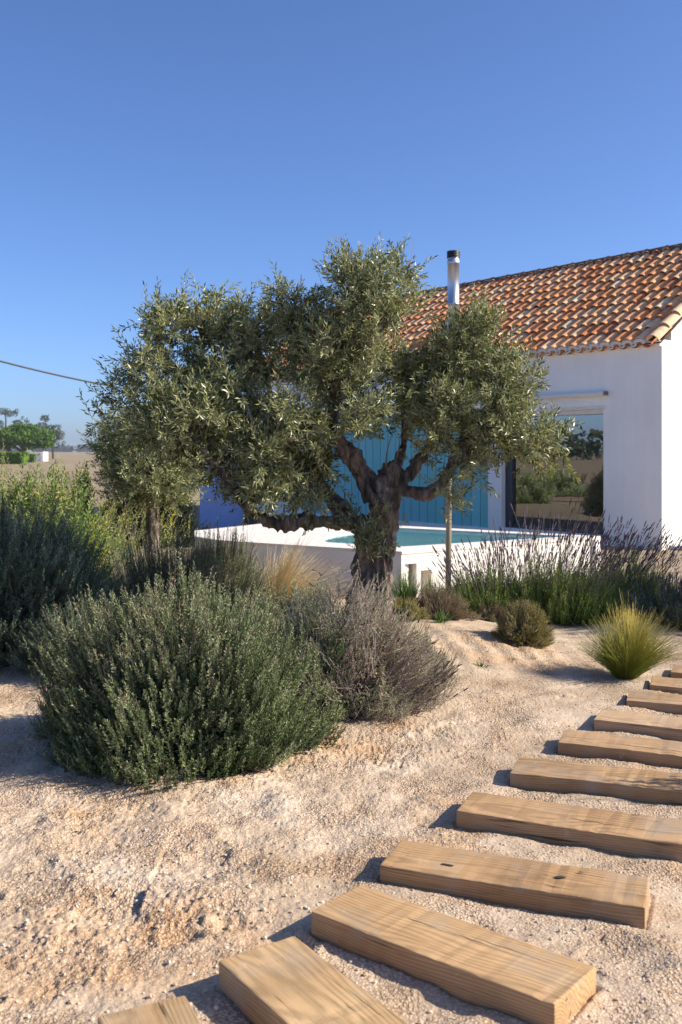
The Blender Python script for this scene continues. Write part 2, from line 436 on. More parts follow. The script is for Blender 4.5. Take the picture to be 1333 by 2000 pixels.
# slim awning cassette
g = Geo()
pr = [(-.005, 2.37), (-.10, 2.365), (-.115, 2.40), (-.10, 2.43), (-.005, 2.44)]
vv = hf([(.98, s, z) for s, z in pr] + [(3.5, s, z) for s, z in pr]); n_ = len(pr)
g.add(vv, [list(range(n_))]); g.add(vv, [list(range(n_, 2 * n_))[::-1]])
for i in range(n_): g.add(vv, [[i, (i + 1) % n_, n_ + (i + 1) % n_, n_ + i]])
awn = g.obj('awning', plain('white lacquer', (.74, .72, .68), .4, var=.03), house)
g = Geo(); wbox(.968, .978, -.115, 0, 2.37, 2.435, g); g.obj('end_cap', plain('brown plastic', (.20, .15, .13), .5), awn)
# glass door
frame_m = plain('dark grey aluminium', (.045, .05, .06), .4, metal=.3)
door = empty('glass_door'); door.parent = house
g = Geo()
wbox(3.06, 3.22, .10, .2, .15, 2.085, g); wbox(1.06, 3.06, .12, .2, .15, .19, g)
g.obj('frame', frame_m, door)
wf = plain('white aluminium', (.7, .7, .7), .4, var=.03)
g = Geo(); wbox(1.06, 1.10, .12, .2, .19, 2.085, g); g.obj('frame', wf, door)
gm, nt, b = mat('coated door glass')
gl = N(nt, 'ShaderNodeBsdfGlossy', Roughness=0.0); gl.inputs[0].default_value = (.93, .97, 1, 1)
tr = nt.nodes.new('ShaderNodeBsdfTransparent'); tr.inputs[0].default_value = (.62, .66, .68, 1)
mx = nt.nodes.new('ShaderNodeMixShader')
fr_ = N(nt, 'ShaderNodeFresnel', IOR=2.5)
ma = N(nt, 'ShaderNodeMath', operation='ADD'); nt.links.new(fr_.outputs[0], ma.inputs[0]); ma.inputs[1].default_value = .10
nt.links.new(ma.outputs[0], mx.inputs[0]); nt.links.new(tr.outputs[0], mx.inputs[1]); nt.links.new(gl.outputs[0], mx.inputs[2])
nt.links.new(mx.outputs[0], nt.nodes['Material Output'].inputs[0]); nt.nodes.remove(b)
for (t0, t1, s_) in ((1.10, 3.06, .150), (1.62, 3.06, .172)):
    g = Geo(); g.add(hf([(t0, s_, .19), (t0, s_, 2.085), (t1, s_, 2.085), (t1, s_, .19)]), [[0, 1, 2, 3]]); g.obj('pane', gm, door)
# teal boards
teal_m, nt, b = mat('teal painted timber')
at = N(nt, 'ShaderNodeAttribute', attribute_name='tint')
c0 = ramp(nt, [(0, (.17, .50, .49)), (1, (.21, .56, .55))], at.outputs['Fac']).outputs[0]
c1 = ramp(nt, [(.4, (1, 1, 1)), (.8, (.86, .9, .92))], noise(nt, objcoord(nt, (6, 6, .8)), 5, 5, .6)).outputs[0]
nt.links.new(mixc(nt, c0, c1, .8, 'MULTIPLY'), b.inputs['Base Color']); b.inputs['Roughness'].default_value = .55
g = Geo(); t = 3.545
while t < 9.14:
    wd = min(.225, 9.148 - t)
    box(g, (t + .005, .05, .12), (t + wd - .005, .085 + rng.uniform(0, .003), 2.245), hf, tint=rng.random()); t += .23
wbox(3.545, 9.148, .09, .14, .12, 2.245, g, tint=0)
g.obj('shutter', teal_m, house)
# blue low wall closing the garden at the left of the house
bw = empty('garden_wall', label='blue painted low wall left of the house behind the pool', cat='wall')
wa = np.array([-2.64, 19.1]); wb = np.array([-1.80, 18.6]); wd_ = (wb - wa) / np.linalg.norm(wb - wa); wn = np.array([-wd_[1], wd_[0]]); WL = float(np.linalg.norm(wb - wa))
def bf(v):
    v = np.asarray(v, float).reshape(-1, 3); return np.concatenate([wa + v[:, :1] * wd_ + v[:, 1:2] * wn, v[:, 2:]], 1)
g = Geo(); box(g, (-.1, 0, -.1), (WL, .25, 1.24), bf); o = g.obj('wall', blue_m, bw); o.modifiers.new('b', 'BEVEL').width = .015
g = Geo(); box(g, (-.13, -.02, 1.241), (WL + .02, .27, 1.285), bf); g.obj('coping', blue_m, bw)
g = Geo(); box(g, (WL + .01, -.05, -.1), (WL + .14, .2, 1.5), bf); g.obj('post', plain('weathered dark post', (.05, .05, .06), .8), bw)

# roof tiles
tile_m, nt, b = mat('terracotta roof tiles')
at = N(nt, 'ShaderNodeAttribute', attribute_name='tint')
c0 = ramp(nt, [(0, (.36, .15, .08)), (.15, (.66, .23, .08)), (.4, (.84, .34, .12)), (.62, (.90, .43, .18)), (.82, (.88, .53, .28)), (1, (.76, .60, .40))], at.outputs['Fac']).outputs[0]
vv_ = objcoord(nt)
c1 = ramp(nt, [(.3, (.62, .58, .55)), (.55, (1, 1, 1)), (.8, (1.1, 1.08, 1.0))], noise(nt, vv_, 9, 6, .65)).outputs[0]
c1 = mixc(nt, c1, ramp(nt, [(.35, (.88, .85, .82)), (.55, (1.05, 1.05, 1.05))], noise(nt, vv_, 1.1, 5, .6)).outputs[0], .8, 'MULTIPLY')
c2 = mixc(nt, c0, c1, .75, 'MULTIPLY')
li = ramp(nt, [(.63, (0, 0, 0)), (.70, (.6, .6, .6))], noise(nt, vv_, 16, 4, .7)).outputs[0]
nt.links.new(mixc(nt, c2, (.50, .44, .30), li), b.inputs['Base Color']); b.inputs['Roughness'].default_value = .85
bump(nt, b, noise(nt, vv_, 40, 5, .6), .4, .01)
SLP = math.hypot(RW, RISE); cs, sn = RW / SLP, RISE / SLP
OV = .13
def rf(v):
    """roof frame (t, distance up the slope, height off the slope)"""
    v = np.asarray(v, float).reshape(-1, 3)
    return hf(np.stack([v[:, 0], v[:, 1] * cs - v[:, 2] * sn, EAVE + v[:, 1] * sn + v[:, 2] * cs], 1))
def halftube(g, t, u0, u1, r0, r1, h0, h1, tint, up=True, n=9, th=.012, fr=rf, jt=0, jr=0):
    a = np.linspace(0, math.pi, n)
    out = []
    for (u, r, h) in ((u0, r0, h0), (u1, r1, h1)):
        for rr in (r, r - th):
            s_ = 1 if up else -1
            out.append(np.stack([t + jt + (jr if u == u1 else 0) - np.cos(a) * rr, np.full(n, u), h + s_ * np.sin(a) * rr], 1))
    v = np.concatenate(out); f = []
    o0, i0, o1, i1 = 0, n, 2 * n, 3 * n
    j = np.arange(n - 1)
    f = np.concatenate([np.stack([o0 + j, o0 + j + 1, o1 + j + 1, o1 + j], 1), np.stack([i0 + j, i1 + j, i1 + j + 1, i0 + j + 1], 1)])
    g.add(fr(v), f, tint=tint, smooth=True)
    g.add(fr(v), np.stack([o0 + j, i0 + j, i0 + j + 1, o0 + j + 1], 1), tint=tint)
roof = empty('roof'); roof.parent = house
g = Geo(); SP = .208; EX = .325
ncol = int((TL + .3) / SP); nrow = int((SLP + OV) / EX) + 1
for i in range(ncol):
    t = .30 + i * SP
    for j in range(nrow):
        u0 = -OV + j * EX + (rng.normal() * .014 if j else 0); u1 = min(u0 + EX + .07, SLP + .02)
        if u1 - u0 < .06: continue
        tt = float(np.clip(rng.beta(2.6, 2.0), 0, 1))
        halftube(g, t, u0, u1, .088, .070, .062, .034, tt, jt=rng.normal() * .007, jr=rng.normal() * .008)
        # channel tile below
        halftube(g, t + SP / 2, u0, u1, .095, .080, .055, .03, float(rng.random() * .5), up=False, n=7)
for j in range(nrow):       # verge
    u0 = -OV - .02 + j * EX * 1.1; u1 = min(u0 + EX * 1.1 + .07, SLP)
    if u1 - u0 > .06: halftube(g, .045, u0, u1, .105, .090, .075, .045, .86 + .1 * rng.random(), n=11)
    if u1 - u0 > .06: halftube(g, .172, u0, u1, .095, .080, .055, .03, .2, up=False, n=7)
g.obj('tiles', tile_m, roof)
# back slope and under-board
g = Geo()
vv = rf([(-.02, -OV + .05, -.02), (TL + .1, -OV + .05, -.02), (TL + .1, SLP, -.02), (-.02, SLP, -.02), (-.02, -OV + .05, .0), (TL + .1, -OV + .05, .0), (TL + .1, SLP, .0), (-.02, SLP, .0)])
g.add(vv, BOXF)
zr = EAVE + RISE
vv = hf([(-.05, RW, zr), (TL + .1, RW, zr), (TL + .1, 2 * RW + .15, EAVE - .1), (-.05, 2 * RW + .15, EAVE - .1), (-.05, RW, zr + .06), (TL + .1, RW, zr + .06), (TL + .1, 2 * RW + .15, EAVE - .04), (-.05, 2 * RW + .15, EAVE - .04)])
g.add(vv, BOXF)
g.obj('roof_deck', plain('dark brown deck', (.10, .065, .045), .95, var=.4, scale=10), roof)  # mottled dark brown on under-board and back slope
# ridge: dark mortar bed with cap tiles, pale joints
g = Geo()
def idf(v):
    v = np.asarray(v, float).reshape(-1, 3)   # (t as length, across s, z) for ridge
    return hf(v)
t = -.05; k = 0
rid_m = plain('mossy shade-browned ridge tiles', (.13, .085, .055), .9, var=.45, scale=7, bmp=.5, bscale=30)  # brown holds both moss and the painted shadow side
while t < TL + .1:
    n = 9; a = np.linspace(0, math.pi, n); z0 = zr + .035
    for (ta, tb, rr, ti) in ((t, t + .41, .115, 0), (t + .39, t + .43, .125, 1)):
        v = np.concatenate([np.stack([np.full(n, q), RW - np.cos(a) * rr * 1.05, z0 + np.sin(a) * rr * .85 + (0.01 if q == ta else 0)], 1) for q in (ta, tb)])
        j = np.arange(n - 1)
        g.add(hf(v), np.stack([j, j + 1, n + j + 1, n + j], 1), mi=ti, smooth=True)
    t += .42; k += 1
g.add(hf([(-.05, RW - .16, zr - .085), (TL + .1, RW - .16, zr - .085), (TL + .1, RW - .12, zr + .05), (-.05, RW - .12, zr + .05)]), [[0, 1, 2, 3]])
g.add(hf([(-.045, RW - .16, zr - .09), (-.045, RW - .11, zr + .05), (-.045, RW, zr + .12), (-.045, RW + .11, zr + .05), (-.045, RW + .16, zr - .09)]), [[0, 1, 2, 3, 4]])
g.obj('ridge', [rid_m, plain('pale tile edge', (.45, .33, .22), .9)], roof)
# eave: white mortar scallops with mouths painted dark for the shade inside
g = Geo(); eave_m = plain('white eave mortar', (.62, .60, .58), .9, var=.12, scale=20)
dark_m = plain('painted eave mouth shade', (.02, .018, .016), 1)
for i in range(ncol + 1):
    t = .30 + i * SP; a = np.linspace(0, math.pi, 12)
    if t < TL + .05:
        o = np.stack([t - np.cos(a) * .104, np.full(12, 0), .062 + np.sin(a) * .082 - .02], 1); inn = np.stack([t - np.cos(a) * .055, np.full(12, 0), .05 + np.sin(a) * .04 - .02], 1)
        q0 = o + [0, -OV - .012, 0]; q1 = o + [0, -OV + .05, 0]; p0 = inn + [0, -OV - .012, 0]
        v = np.concatenate([q0, q1, p0]); j = np.arange(11)
        g.add(rf(v), np.stack([j, j + 1, 12 + j + 1, 12 + j], 1), smooth=True); g.add(rf(v), np.stack([j, 24 + j, 24 + j + 1, j + 1], 1))
        p1 = inn + [0, -OV + .06, 0]
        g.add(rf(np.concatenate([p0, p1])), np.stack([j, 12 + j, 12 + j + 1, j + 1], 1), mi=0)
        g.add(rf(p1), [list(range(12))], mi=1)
    # channel lip between
    if .3 < t < TL:
        a2 = np.linspace(0, math.pi, 8); tc_ = t - SP / 2
        o = np.stack([tc_ - np.cos(a2) * .055, np.full(8, -OV - .022), .055 - np.sin(a2) * .060], 1); inn = np.stack([tc_ - np.cos(a2) * .035, np.full(8, -OV - .022), .055 - np.sin(a2) * .03], 1)
        j = np.arange(7); v = np.concatenate([o, inn, o + [0, .08, 0]])
        g.add(rf(v), np.stack([j, j + 1, 9 + j, 8 + j], 1)); g.add(rf(v), np.stack([j, 16 + j, 17 + j, j + 1], 1))
g.obj('eave_trim', [eave_m, dark_m], roof)
g = Geo(); wbox(.0, TL, -.055, .0, EAVE - .10, EAVE - .015, g); g.obj('cornice', white_m, house)

# flue
steel_m, nt, b = mat('galvanised flue'); b.inputs['Metallic'].default_value = .85; b.inputs['Roughness'].default_value = .38
nt.links.new(ramp(nt, [(.3, (.42, .46, .52)), (.7, (.6, .64, .7))], noise(nt, objcoord(nt, (1, 1, .3)), 6, 4)).outputs[0], b.inputs['Base Color'])
fl = empty('flue'); fl.parent = house
# flue stands on the roof where the ray through px 887, 640 meets the slope
def on_roof(px, py):
    d = P(px, py, 1.0) - Vector((0, 0, EYE))
    # plane: z = EAVE + s*RISE/RW , s = (p-HC).HG
    k = RISE / RW
    num = EAVE - EYE - k * float(HC @ HG); den = d.z - k * (d.x * HG[0] + d.y * HG[1])
    return Vector((0, 0, EYE)) + d * (num / den)
q = on_roof(886, 650); Yf = q.y
fr_px = lambda px: px / F * Yf
zt = P(887, 505, Yf).z; zc = P(887, 491, Yf).z; rr = fr_px(23) / 2
g = Geo(); z0 = q.z - .1
ring = [(z0, rr), (q.z + .55, rr), (q.z + .555, rr * 1.05), (q.z + .57, rr * 1.05), (q.z + .575, rr), (zt - .12, rr), (zt - .115, rr * 1.07), (zt - .05, rr * 1.07), (zt - .045, rr), (zt, rr)]
tube(g, [(q.x, q.y, z) for z, r in ring], [r for z, r in ring], 20)
g.obj('pipe', steel_m, fl)
g = Geo(); tube(g, [(q.x, q.y, z0 + z) for z in (0, .16, .3, .36)], [rr * 2.1, rr * 1.7, rr * 1.25, rr * 1.05], 20); g.obj('flashing', steel_m, fl)
g = Geo(); H_ = zc - zt
for k in range(4):
    za = zt + H_ * k / 4
    tube(g, [(q.x, q.y, za), (q.x, q.y, za + H_ * .15)], rr * .8, 16, mi=0)
    tube(g, [(q.x, q.y, za + H_ * .06), (q.x, q.y, za + H_ * .2)], [rr * 1.13, rr * 1.08], 20)
tube(g, [(q.x, q.y, zt - .005), (q.x, q.y, zc - .01)], rr * .8, 16)
tube(g, [(q.x, q.y, zc - H_ * .07), (q.x, q.y, zc)], rr * 1.1, 20)
g.obj('cap', plain('black rain cap', (.025, .022, .022), .5), fl)

# planter box beside the gable
g = Geo(); wbox(-1.0, -.42, -.5, 1.6, -.05, .3, g)
pl = empty('planter_box', label='brown timber planter box at the right edge beside the sunlit gable wall', cat='planter')
g = Geo()
for k in range(3): wbox(-1.0, -.35, .55, 2.6, -.05 + k * .115, .06 + k * .115, g)
g.obj('boards', plain('brown stained boards', (.14, .075, .045), .8, var=.3, scale=6), pl)
g = Geo(); wbox(-1.03, -.32, .52, 2.63, .296, .335, g); g.obj('rim', plain('weathered pale board', (.42, .33, .25), .8), pl)

# ------------------------------------------------------------------ pool
A_ = np.array([.607, 10.0]); B_ = A_ + 3.05 * np.array([.81, .587])
PZ = .487
FR = np.array([B_[0], B_[1]]) + 2.3 * np.array([-.811, .585])           # far edge towards the left
FL_ = np.array([-.85, 14.2]); L2 = np.array([-1.85, 12.6]); L1 = np.array([-.9, 10.95])
FAR = B_ + 4.0 * np.array([-.811, .585])
outer = [A_, B_, FAR, FL_, L2, np.array([-1.72, 11.75]), np.array([-1.4, 11.3]), L1]
pool = empty('pool', label='raised white plunge pool with turquoise water in front of the house', cat='pool')
pool_m, nt, b = mat('white pool render')
vv_ = objcoord(nt)
nt.links.new(ramp(nt, [(.3, (.72, .69, .65)), (.7, (.82, .79, .75))], noise(nt, vv_, 2.5, 5)).outputs[0], b.inputs['Base Color'])
b.inputs['Roughness'].default_value = .8; bump(nt, b, noise(nt, vv_, 14, 5), .2, .02)
def prism(g, poly, z0, z1, mi=0, top=True, bottom=False):
    n = len(poly); v = [(x, y, z0) for x, y in poly] + [(x, y, z1) for x, y in poly]
    for i in range(n): g.add(v, [[i, (i + 1) % n, n + (i + 1) % n, n + i]], mi=mi)
    if top: g.add(v, [list(range(n, 2 * n))], mi=mi)
# basin outline (px positions on the rim plane)
def rimp(px, py, z=PZ): return gp(px, py, z)
gd = np.array([.81, .587]); gn = np.array([-.587, .81])
i1 = A_ + gd * .06 + gn * .30; 
bas = [rimp(790, 1067), B_ - gd * .22 + gn * .02 + np.array([-.811, .585]) * .2, FAR - gd * .25 + np.array([.1, -.25]), rimp(700, 1037), rimp(655, 1043), rimp(634, 1050), rimp(630, 1055), rimp(642, 1059), rimp(690, 1062)]
bas = [np.array(p) for p in bas]
# right face with two recesses: wall built in pieces round them
g = Geo()
nrm_r = np.array([.587, -.81])
def pf(v):   # pool right-face frame: u along face, w depth inwards, z
    v = np.asarray(v, float).reshape(-1, 3); xy = A_ + v[:, :1] * gd + v[:, 1:2] * gn
    return np.concatenate([xy, v[:, 2:]], 1)
LR = 3.05
niches = [(.045, .20, .355), (.255, .40, .275)]
us = [0, .045, .20, .255, .40, LR]
for k, (u0, u1) in enumerate(zip(us[:-1], us[1:])):
    top = {1: .355, 3: .275}.get(k)
    if top is None: box(g, (u0, 0, -.15), (u1, .16, PZ - .035), pf)
    else: box(g, (u0, 0, top), (u1, .16, PZ - .035), pf); box(g, (u0, .14, -.15), (u1, .16, top), pf)
# the remaining outer walls
inner = [p * 1 for p in outer]
n = len(outer)
for i in range(1, n):
    p, q_ = outer[i], outer[(i + 1) % n]; d = q_ - p; L_ = np.linalg.norm(d); d = d / L_; nn = np.array([-d[1], d[0]])
    e = 0 if i < n - 1 else 0
    v = np.array([[*p, -.15], [*q_, -.15], [*(q_ + nn * .15), -.15], [*(p + nn * .15), -.15], [*p, PZ - .035], [*q_, PZ - .035], [*(q_ + nn * .15), PZ - .035], [*(p + nn * .15), PZ - .035]])
    g.add(v, BOXF)
g.obj('wall', pool_m, pool)
# coping ring as a bmesh fill between outer and basin outlines
import bmesh
def ringfill(name, outer, inner, z0, z1, m, parent):
    bm = bmesh.new()
    o = [bm.verts.new((x, y, z1)) for x, y in outer]; i_ = [bm.verts.new((x, y, z1)) for x, y in inner]
    ed = [bm.edges.new((o[k], o[(k + 1) % len(o)])) for k in range(len(o))] + [bm.edges.new((i_[k], i_[(k + 1) % len(i_)])) for k in range(len(i_))]
    bmesh.ops.triangle_fill(bm, use_beauty=True, edges=ed)
    r = bmesh.ops.extrude_face_region(bm, geom=bm.faces[:])
    for v in r['geom']:
        if isinstance(v, bmesh.types.BMVert): v.co.z = z0
    bmesh.ops.recalc_face_normals(bm, faces=bm.faces[:])
    me = bpy.data.meshes.new(name); bm.to_mesh(me); bm.free()
    return link(name, me, m, parent)
oc = np.mean(outer, 0); outl = [p + (p - oc) / np.linalg.norm(p - oc) * .008 for p in outer]
cop = ringfill('coping', outl, bas, PZ - .034, PZ, plain('pale cream coping', (.74, .68, .61), .75, var=.05, scale=4), pool)
md = cop.modifiers.new('b', 'BEVEL'); md.width = .006; md.segments = 2; md.limit_method = 'ANGLE'; md.angle_limit = R(50)
g = Geo(); nb = len(bas)
v = [(x, y, PZ - .0345) for x, y in bas] + [(x, y, -.5) for x, y in bas]
for i in range(nb): g.add(v, [[i, (i + 1) % nb, nb + (i + 1) % nb, nb + i]])
g.add(v, [list(range(nb, 2 * nb))])
g.obj('basin', plain('aqua pool lining', (.16, .58, .62), .6, var=.06, scale=2), pool)
wm, nt, b = mat('pool water')
b.inputs['Base Color'].default_value = (.30, .72, .74, 1); b.inputs['Transmission Weight'].default_value = .75; b.inputs['Roughness'].default_value = .03; b.inputs['IOR'].default_value = 1.33
bump(nt, b, noise(nt, objcoord(nt), 5, 3), .22, .03)
g = Geo(); g.add([(x, y, PZ - .02) for x, y in [p + (np.mean(bas, 0) - p) * .004 for p in bas]], [list(range(nb))]); g.obj('water', wm, pool)

# ------------------------------------------------------------------ sleepers
def wood(name, base, seed):
    m, nt, b = mat(name)
    tc = nt.nodes.new('ShaderNodeTexCoord'); mp = nt.nodes.new('ShaderNodeMapping'); nt.links.new(tc.outputs['Object'], mp.inputs[0])
    mp.inputs['Location'].default_value = (seed * 3.7, seed * 1.9, seed * .7); vec = mp.outputs[0]
    # growth rings: distance from a wandering pith line running along x
    warp = N(nt, 'ShaderNodeTexNoise', Scale=1.6, Detail=2)
    st = nt.nodes.new('ShaderNodeMapping'); st.inputs['Scale'].default_value = (.55, 2, 2); nt.links.new(vec, st.inputs[0]); nt.links.new(st.outputs[0], warp.inputs['Vector'])
    m2 = nt.nodes.new('ShaderNodeMapping'); m2.inputs['Scale'].default_value = (.04, 1, 1); m2.inputs['Location'].default_value = (0, -.12 + .05 * math.sin(seed * 5), .17 + .05 * math.cos(seed * 3))
    nt.links.new(tc.outputs['Object'], m2.inputs[0])
    ad = N(nt, 'ShaderNodeVectorMath', operation='MULTIPLY_ADD'); ad.inputs[1].default_value = (.0, .16, .16)
    nt.links.new(warp.outputs['Color'], ad.inputs[0]); nt.links.new(m2.outputs[0], ad.inputs[2])
    wv = N(nt, 'ShaderNodeTexWave', wave_type='RINGS', rings_direction='X', Scale=34, Distortion=1.2, Detail=2); wv.inputs['Detail Scale'].default_value = 1.5
    nt.links.new(ad.outputs[0], wv.inputs['Vector'])
    sg = nt.nodes.new('ShaderNodeMapping'); sg.inputs['Scale'].default_value = (2.2, 60, 60); nt.links.new(vec, sg.inputs[0])
    fine = noise(nt, sg.outputs[0], 2.2, 5, .65)
    dark = tuple(c * .62 for c in base)
    c0 = ramp(nt, [(.1, dark), (.55, base), (1, tuple(min(1, c * 1.12) for c in base))], wv.outputs[0]).outputs[0]
    c0 = mixc(nt, base, c0, .55)
    c1 = ramp(nt, [(.28, (.50, .45, .40)), (.46, (.95, .94, .93)), (.8, (1.12, 1.1, 1.06))], fine).outputs[0]
    c2 = mixc(nt, c0, c1, .85, 'MULTIPLY')
    # checks (cracks) along the grain
    sc_ = nt.nodes.new('ShaderNodeMapping'); sc_.inputs['Scale'].default_value = (1.1, 30, 30); nt.links.new(vec, sc_.inputs[0])
    ck = ramp(nt, [(.0, (0, 0, 0)), (.315, (0, 0, 0)), (.35, (1, 1, 1))], noise(nt, sc_.outputs[0], 1.5, 3, .5)).outputs[0]
    c3 = mixc(nt, tuple(c * .28 for c in base), c2, ck)
    bl = noise(nt, vec, 3.5, 3)
    c3 = mixc(nt, c3, ramp(nt, [(.35, (.74, .71, .67)), (.55, (1, 1, 1))], bl).outputs[0], .8, 'MULTIPLY')
    gw = ramp(nt, [(.50, (0, 0, 0)), (.72, (.55, .55, .55))], noise(nt, vec, 4.2, 6, .7)).outputs[0]
    c3 = mixc(nt, c3, (.36, .31, .25), gw)                       # greyed, weathered patches
    du = ramp(nt, [(.60, (0, 0, 0)), (.72, (.6, .6, .6))], noise(nt, vec, 11, 7, .75)).outputs[0]
    c3 = mixc(nt, c3, (.60, .49, .36), du)                       # dusting of sand
    nt.links.new(c3, b.inputs['Base Color']); b.inputs['Roughness'].default_value = .78; b.inputs['Specular IOR Level'].default_value = .25
    hh = N(nt, 'ShaderNodeMath', operation='ADD'); nt.links.new(fine, hh.inputs[0]); nt.links.new(ck, hh.inputs[1])
    bump(nt, b, hh.outputs[0], .35, .004)
    return m
knot_m = plain('dark knot', (.035, .02, .012), .9)
sl_labels = ['timber sleeper cut off by the bottom left of the path with end grain cracks',
 'smooth pale timber sleeper at the bottom edge, second nearest the camera',
 'long clean timber sleeper angled at the turn of the path, lower right',
 'cracked timber sleeper with two dark knots on its top, both ends visible',
 'timber sleeper with a leafy shadow at its right end, just behind the knotted one',
 'timber sleeper with a long shadow streak, two behind the knotted one',
 'brown timber sleeper just in front of the pale greyish one',
 'pale greyish timber sleeper, eighth from the bottom of the photo',
 'short visible length of timber sleeper, ninth from the bottom of the photo',
 'timber sleeper tenth from the bottom beside the feather grass shadow',
 'farthest timber sleeper at the right edge beside the feather grass']
bases = [(.52, .37, .215), (.56, .395, .225), (.53, .36, .20), (.46, .305, .17), (.47, .315, .18), (.46, .31, .175), (.47, .32, .19), (.53, .385, .25), (.45, .31, .19), (.45, .31, .19), (.42, .29, .18)]
for k, (p, d, n_, L, Wd, zz) in enumerate(SL):
    bm = bmesh.new(); bmesh.ops.create_cube(bm, size=1)
    H_ = .15
    for v in bm.verts: v.co = ((v.co.x + .5) * L, (v.co.y + .5) * Wd, (v.co.z - .5) * H_)
    bmesh.ops.bevel(bm, geom=bm.edges[:], offset=.006, segments=2, affect='EDGES', profile=.6)
    bmesh.ops.subdivide_edges(bm, edges=[e for e in bm.edges if e.calc_length() > .4], cuts=26)
    for v in bm.verts:
        q = v.co * 1.0; nn = mnoise.noise_vector(Vector((q.x * 2.2 + k * 9, q.y * 5, q.z * 4))) ; edge = (1 if min(q.y, Wd - q.y) < .012 else 0) * (1 if q.z > -.03 else 0); v.co += nn * .0035; v.co.z -= edge * max(0, mnoise.noise(Vector((q.x * 30, q.y * 9 + k, 3)))) * .006
        n2 = mnoise.noise(Vector((q.x * 14 + k * 5, q.y * 20, q.z * 20))); v.co.z += n2 * .0012
    me = bpy.data.meshes.new('sleeper'); bm.to_mesh(me); bm.free()
    o = link('timber_sleeper', me, wood('weathered pine %d' % k, (bases[k][0] * .97, bases[k][1] * .92, bases[k][2] * .84), k + 1), None, label=sl_labels[k], cat='sleeper', group='timber sleepers laid across the sand path')
    o.location = (p[0], p[1], zz); o.rotation_euler = (rng.normal() * .004, rng.normal() * .006, math.atan2(d[1], d[0]))
    if k == 3:
        g = Geo()
        for (kx, ky, kr) in ((.22, .085, .013), (.60, .125, .014), (.66, .19, .006)):
            a = np.linspace(0, 2 * math.pi, 14, endpoint=False); rr_ = kr * (1 + .25 * np.sin(a * 2 + kx * 9))
            v = np.stack([kx + np.cos(a) * rr_ * 1.5, ky + np.sin(a) * rr_ * .6, np.full(14, .0025)], 1)
            v2 = v * [1, 1, 1]; v2[:, 2] = -.006
            g = Geo(); g.add(v, [list(range(14))]); g.obj('knot', knot_m, o)

# ------------------------------------------------------------------ post by the tree
g = Geo(); pp = P(876, 1100, 9.0); z0 = g1(pp.x, pp.y) - .05
post = empty('metal_post', (0, 0, 0), label='slim weathered metal stake standing in front of the pool', cat='post')
tube(g, [(pp.x, pp.y, z0), (pp.x, pp.y, .35), (pp.x + .004, pp.y, .8), (pp.x + .006, pp.y, 1.24)], .026, 12)
pm, nt, b = mat('weathered steel post'); b.inputs['Metallic'].default_value = .55; b.inputs['Roughness'].default_value = .45
geo = nt.nodes.new('ShaderNodeNewGeometry'); sx = nt.nodes.new('ShaderNodeSeparateXYZ'); nt.links.new(geo.outputs['Position'], sx.inputs[0])
mr = N(nt, 'ShaderNodeMapRange'); mr.inputs[1].default_value = .2; mr.inputs[2].default_value = .75; nt.links.new(sx.outputs[2], mr.inputs[0])
nt.links.new(mixc(nt, (.16, .17, .05), (.36, .29, .22), mr.outputs[0]), b.inputs['Base Color'])
g.obj('pole', pm, post)
g = Geo(); tube(g, [(pp.x + .006, pp.y, 1.235), (pp.x + .006, pp.y, 1.262)], [.029, .024], 12); g.obj('cap', pm, post)

# ------------------------------------------------------------------ plants
bark_m, nt, b = mat('olive bark')
vv_ = objcoord(nt, (1, 1, .35))
c0 = ramp(nt, [(.34, (.035, .025, .018)), (.47, (.16, .12, .09)), (.58, (.34, .27, .21)), (.74, (.52, .44, .36))], noise(nt, vv_, 17, 8, .68, .4)).outputs[0]
ms = ramp(nt, [(.56, (0, 0, 0)), (.68, (1, 1, 1))], noise(nt, objcoord(nt), 4.5, 5, .6)).outputs[0]
nt.links.new(mixc(nt, c0, (.11, .11, .03), mixc(nt, (0, 0, 0), ms, .55)), b.inputs['Base Color']); b.inputs['Roughness'].default_value = .95
bump(nt, b, noise(nt, vv_, 30, 9, .75, .6), 1.0, .06)
twig_m = plain('grey green twigs', (.19, .165, .11), .9, var=.3, scale=30)
olive_m = leaf_mat('olive leaves', [(0, (.04, .06, .014)), (.3, (.085, .118, .022)), (.55, (.175, .205, .04)), (.8, (.33, .335, .065)), (.95, (.46, .40, .06)), (1, (.5, .42, .06))], rough=.36, back=(.31, .33, .15), trans=.25, spec=.5)

def catmull(pts, n=6):
    pts = [np.array(p, float) for p in pts]; P_ = [2 * pts[0] - pts[1]] + pts + [2 * pts[-1] - pts[-2]]; out = []
    for i in range(1, len(P_) - 2):
        a, b, c, d = P_[i - 1:i + 3]
        for t in np.linspace(0, 1, n, endpoint=False):
            out.append(.5 * ((2 * b) + (-a + c) * t + (2 * a - 5 * b + 4 * c - d) * t * t + (-a + 3 * b - 3 * c + d) * t ** 3))
    out.append(P_[-2]); return np.array(out)

